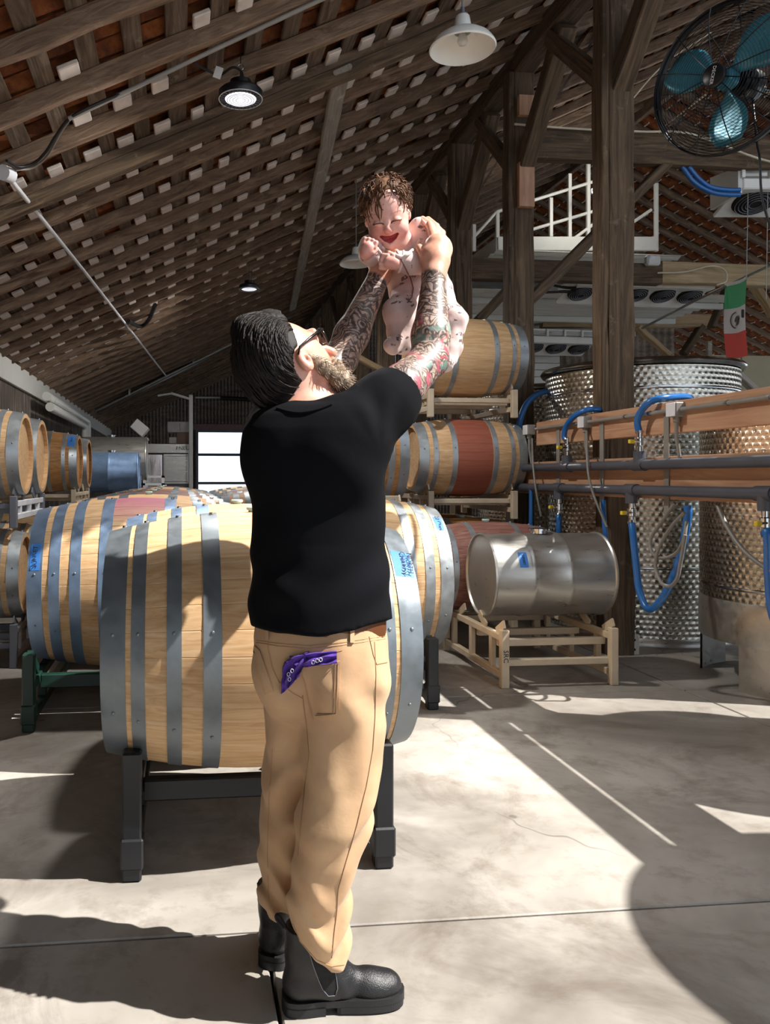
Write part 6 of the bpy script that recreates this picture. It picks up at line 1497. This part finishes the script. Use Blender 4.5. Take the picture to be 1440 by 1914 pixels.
for s in (1, -1):                                                                          # laughing, closed eyes and faint brows
    if s == 1: MT['brow'] = paint('faint_brow', '#cf9a88', .8)
    q = [face_pt(s * .027 + .0155 * math.cos(a), .001 + .0065 * math.sin(a), .0010) for a in [PI * k / 10 for k in range(11)]]; MB().tube([p for p in q if p], [.0008] + [.0020] * 9 + [.0008], 5).obj('eyelashes', MT['hair_baby'], bo, smooth=60)
    q = [face_pt(s * .028 + .015 * math.cos(a), .022 + .005 * math.sin(a), .0002) for a in [PI * k / 8 for k in range(9)]]; MB().tube([p for p in q if p], .0008, 5).obj('eyebrow', MT['brow'], bo, smooth=60)
# hair: wispy curls
G_ = SDF(BC - .13, BC + .13, .0032); G_.ell(Q(0, -.022, .030), (.067, .083, .074), BR, .01)
def bcut(p):
    q = p - BC.astype(np.float32); r = q @ bR.astype(np.float32); f = q @ bF.astype(np.float32); u = q @ bU.astype(np.float32)
    return np.maximum.reduce([f - (.030 + .020 * np.sin(r * 60) * .4 - .5 * np.clip(.05 - u, 0, .1) + .25 * np.clip(u - .06, 0, .05)), -.055 - u, (.020 - np.sqrt((f + .0) ** 2 + (u + .008) ** 2)) - 10 * (np.abs(r) < .05)])
G_.cut(bcut); hme = G_.mesh('hair', bbase, MT['hair_baby'], None, 2); hv_ = bvh_of(hme); st = MB(); rnd = random.Random(11)
for k in range(330):
    r0, f0, u0 = rnd.uniform(-1, 1), rnd.uniform(-1, .75), rnd.uniform(-.3, 1); d = Vector(bR * r0 + bF * f0 + bU * u0).normalized(); c0 = Ql(0, -.02, .02)
    h = hv_.ray_cast(c0 + d * .3, -d, .4)
    if h[0] is None: continue
    p = h[0]; dirv = Vector(bU * -.6 + bF * (.55 if f0 > 0 else -.3) + bR * (r0 * .7)); q = []; curl = rnd.uniform(-1, 1)
    for i in range(7):
        t = i / 6; w2 = c0 + (p + dirv * .05 * t - c0).normalized() * ((p - c0).length + .004 + .006 * math.sin(t * 5 + k) + .004 * t); w2 += d.cross(dirv).normalized() * curl * .012 * math.sin(t * 4); q.append(w2)
    st.tube(q, [.0022 * (1 - .75 * i / 6) for i in range(7)], 4)
for (r0, u0, ln, cv) in ((.010, .075, .06, .02), (.022, .072, .055, -.01), (-.006, .078, .04, .025), (.034, .066, .05, .015), (.018, .080, .07, .005), (-.03, .07, .035, -.02), (-.045, .055, .04, -.01), (.046, .055, .05, .01)):   # damp fringe on the forehead
    q = []
    for i in range(9):
        t = i / 8; p = face_pt(r0 + cv * math.sin(t * 2.6), u0 - ln * t, .0025)
        if p: q.append(p)
    if len(q) > 3: st.tube(q, [.0030 * (1 - .8 * i / len(q)) for i in range(len(q))], 5)
nv = len(hme.vertices); mb = MB(); mb.v = [tuple(v.co) for v in hme.vertices] + st.v; mb.f = [tuple(p.vertices) for p in hme.polygons] + [tuple(i + nv for i in f) for f in st.f]; mb.obj('hair', MT['hair_baby'], baby, smooth=180)
# sleepsuit
def suit_mat():
    t = NT('pink_printed_jersey'); gm = t.n('NewGeometry'); co = gm.outputs['Position']; f = t.noise(co, 9, 4); col = t.ramp(f, [(.3, '#c9aaa4'), (.7, '#dcc4be')])
    vo = t.n('TexVoronoi'); ad = t.n('MixRGB', blend_type='ADD'); ad.inputs[0].default_value = .03; nt = t.n('TexNoise'); t.l(co, nt.inputs['Vector']); nt.inputs['Scale'].default_value = 60; t.l(co, ad.inputs[1]); t.l(nt.outputs['Color'], ad.inputs[2])
    mp = t.n('Mapping'); t.l(ad.outputs[0], mp.inputs[0]); mp.inputs['Scale'].default_value = (1.0, 1.0, 1.9); t.l(mp.outputs[0], vo.inputs['Vector']); vo.inputs['Scale'].default_value = 23
    m = t.ramp(vo.outputs['Distance'], [(.27, 1.0), (.31, 0.0)]); brk = t.ramp(t.noise(co, 120, 2), [(.43, 0.0), (.47, 1.0)]); col = t.mix(t.math('MULTIPLY', t.math('MULTIPLY', m, brk), .85), col, '#3c3030')
    t.set(col, .85, 0, t.bump(t.noise(co, 700, 2), .15, .001, t.bump(t.noise(co, 30, 3), .25, .006))); t.b.inputs['Sheen Weight'].default_value = .1; return t.m
MT['suit'] = suit_mat(); MT['trim'] = paint('brown_piping', '#8a5f58', .8)
U_ = SDF(np.minimum(J(660, 700, 2.26), J(660, 700, 2.6)), np.maximum(J(870, 400, 2.26), J(870, 400, 2.62)), .0042)
U_.chain([J(754, 470, 2.45), J(765, 500, 2.45), J(782, 540, 2.46), J(792, 575, 2.47)], [.054, .070, .082, .078], .03); U_.ell(J(808, 555, 2.46), (.062, .07, .075), None, .03)
U_.chain([J(716, 466, 2.45), J(693, 462, 2.41), J(691, 480, 2.375)], [.038, .033, .028], .02); U_.chain([J(788, 434, 2.44), J(808, 466, 2.37), J(800, 492, 2.325), J(765, 492, 2.315), J(750, 488, 2.312)], [.046, .038, .033, .029, .025], .015)
U_.chain([J(765, 565, 2.40), J(748, 585, 2.33), J(752, 625, 2.335), J(750, 640, 2.34)], [.058, .047, .037, .033], .02); U_.chain([J(752, 637, 2.34), J(734, 646, 2.30)], [.031, .026], .015)
U_.chain([J(815, 570, 2.46), J(845, 600, 2.40), J(842, 650, 2.38), J(838, 668, 2.38)], [.058, .043, .031, .028], .02); U_.chain([J(840, 660, 2.38), J(833, 682, 2.34)], [.028, .022], .015)
U_.chain([J(722, 470, 2.41), J(748, 482, 2.39), J(775, 457, 2.40)], [.014, .016, .016], .02)        # loose collar
def sfold(p): z = p[..., 2]; r = p @ RTn.astype(np.float32); d = p @ FWn.astype(np.float32); return .0024 * np.sin(z * 85 + 30 * r + 2 * np.sin(d * 40)) * np.sin(r * 55 + d * 30) + .0007 * np.sin(z * 150 - r * 60)
for c, ax in ((wA, J(700, 452, 2.40) - wA), (wB, J(765, 492, 2.315) - wB)): ax = ax / np.linalg.norm(ax); U_.cone(c - ax * .002, c + ax * .012, .0295, .0285, .004)
U_.disp(sfold)
ume = U_.mesh('sleepsuit', bbase, MT['suit'], None, 1); su = link('sleepsuit', ume, baby); ub = bvh_of(ume); MT['cuffm'] = paint('pale_pink_rib', '#e6d2cc', .85)
for c, ax, rr in ((wA, J(697, 455, 2.40) - wA, .0315), (wB, J(765, 492, 2.315) - wB, .029)):
    ax = Vector(ax).normalized(); u_ = ax.orthogonal().normalized(); v_ = ax.cross(u_); c_ = Vector(c - bbase)
    MB().tube([c_ + (u_ * math.cos(2 * PI * k / 28) + v_ * math.sin(2 * PI * k / 28)) * rr for k in range(28)], .0045, 8, closed=True).obj('cuff', MT['cuffm'], su, smooth=60)
cq = [onto(ub, bbase, x, y, .002) for x, y in ((712, 462), (724, 470), (738, 477), (752, 481), (765, 474), (778, 462), (788, 448))]; cq = [p for p in cq if p]
if len(cq) > 3: MB().tube(bez(cq, 5), .0055, 8).obj('collar', MT['cuffm'], su, smooth=60)
for nm, pts in (('piping', [(742, 470), (755, 495), (768, 520), (773, 540), (770, 556), (762, 566)]), ):
    m_ = seam(ub, bbase, pts, .0018, .001)
    if m_.v: m_.obj(nm, MT['trim'], su, smooth=60)
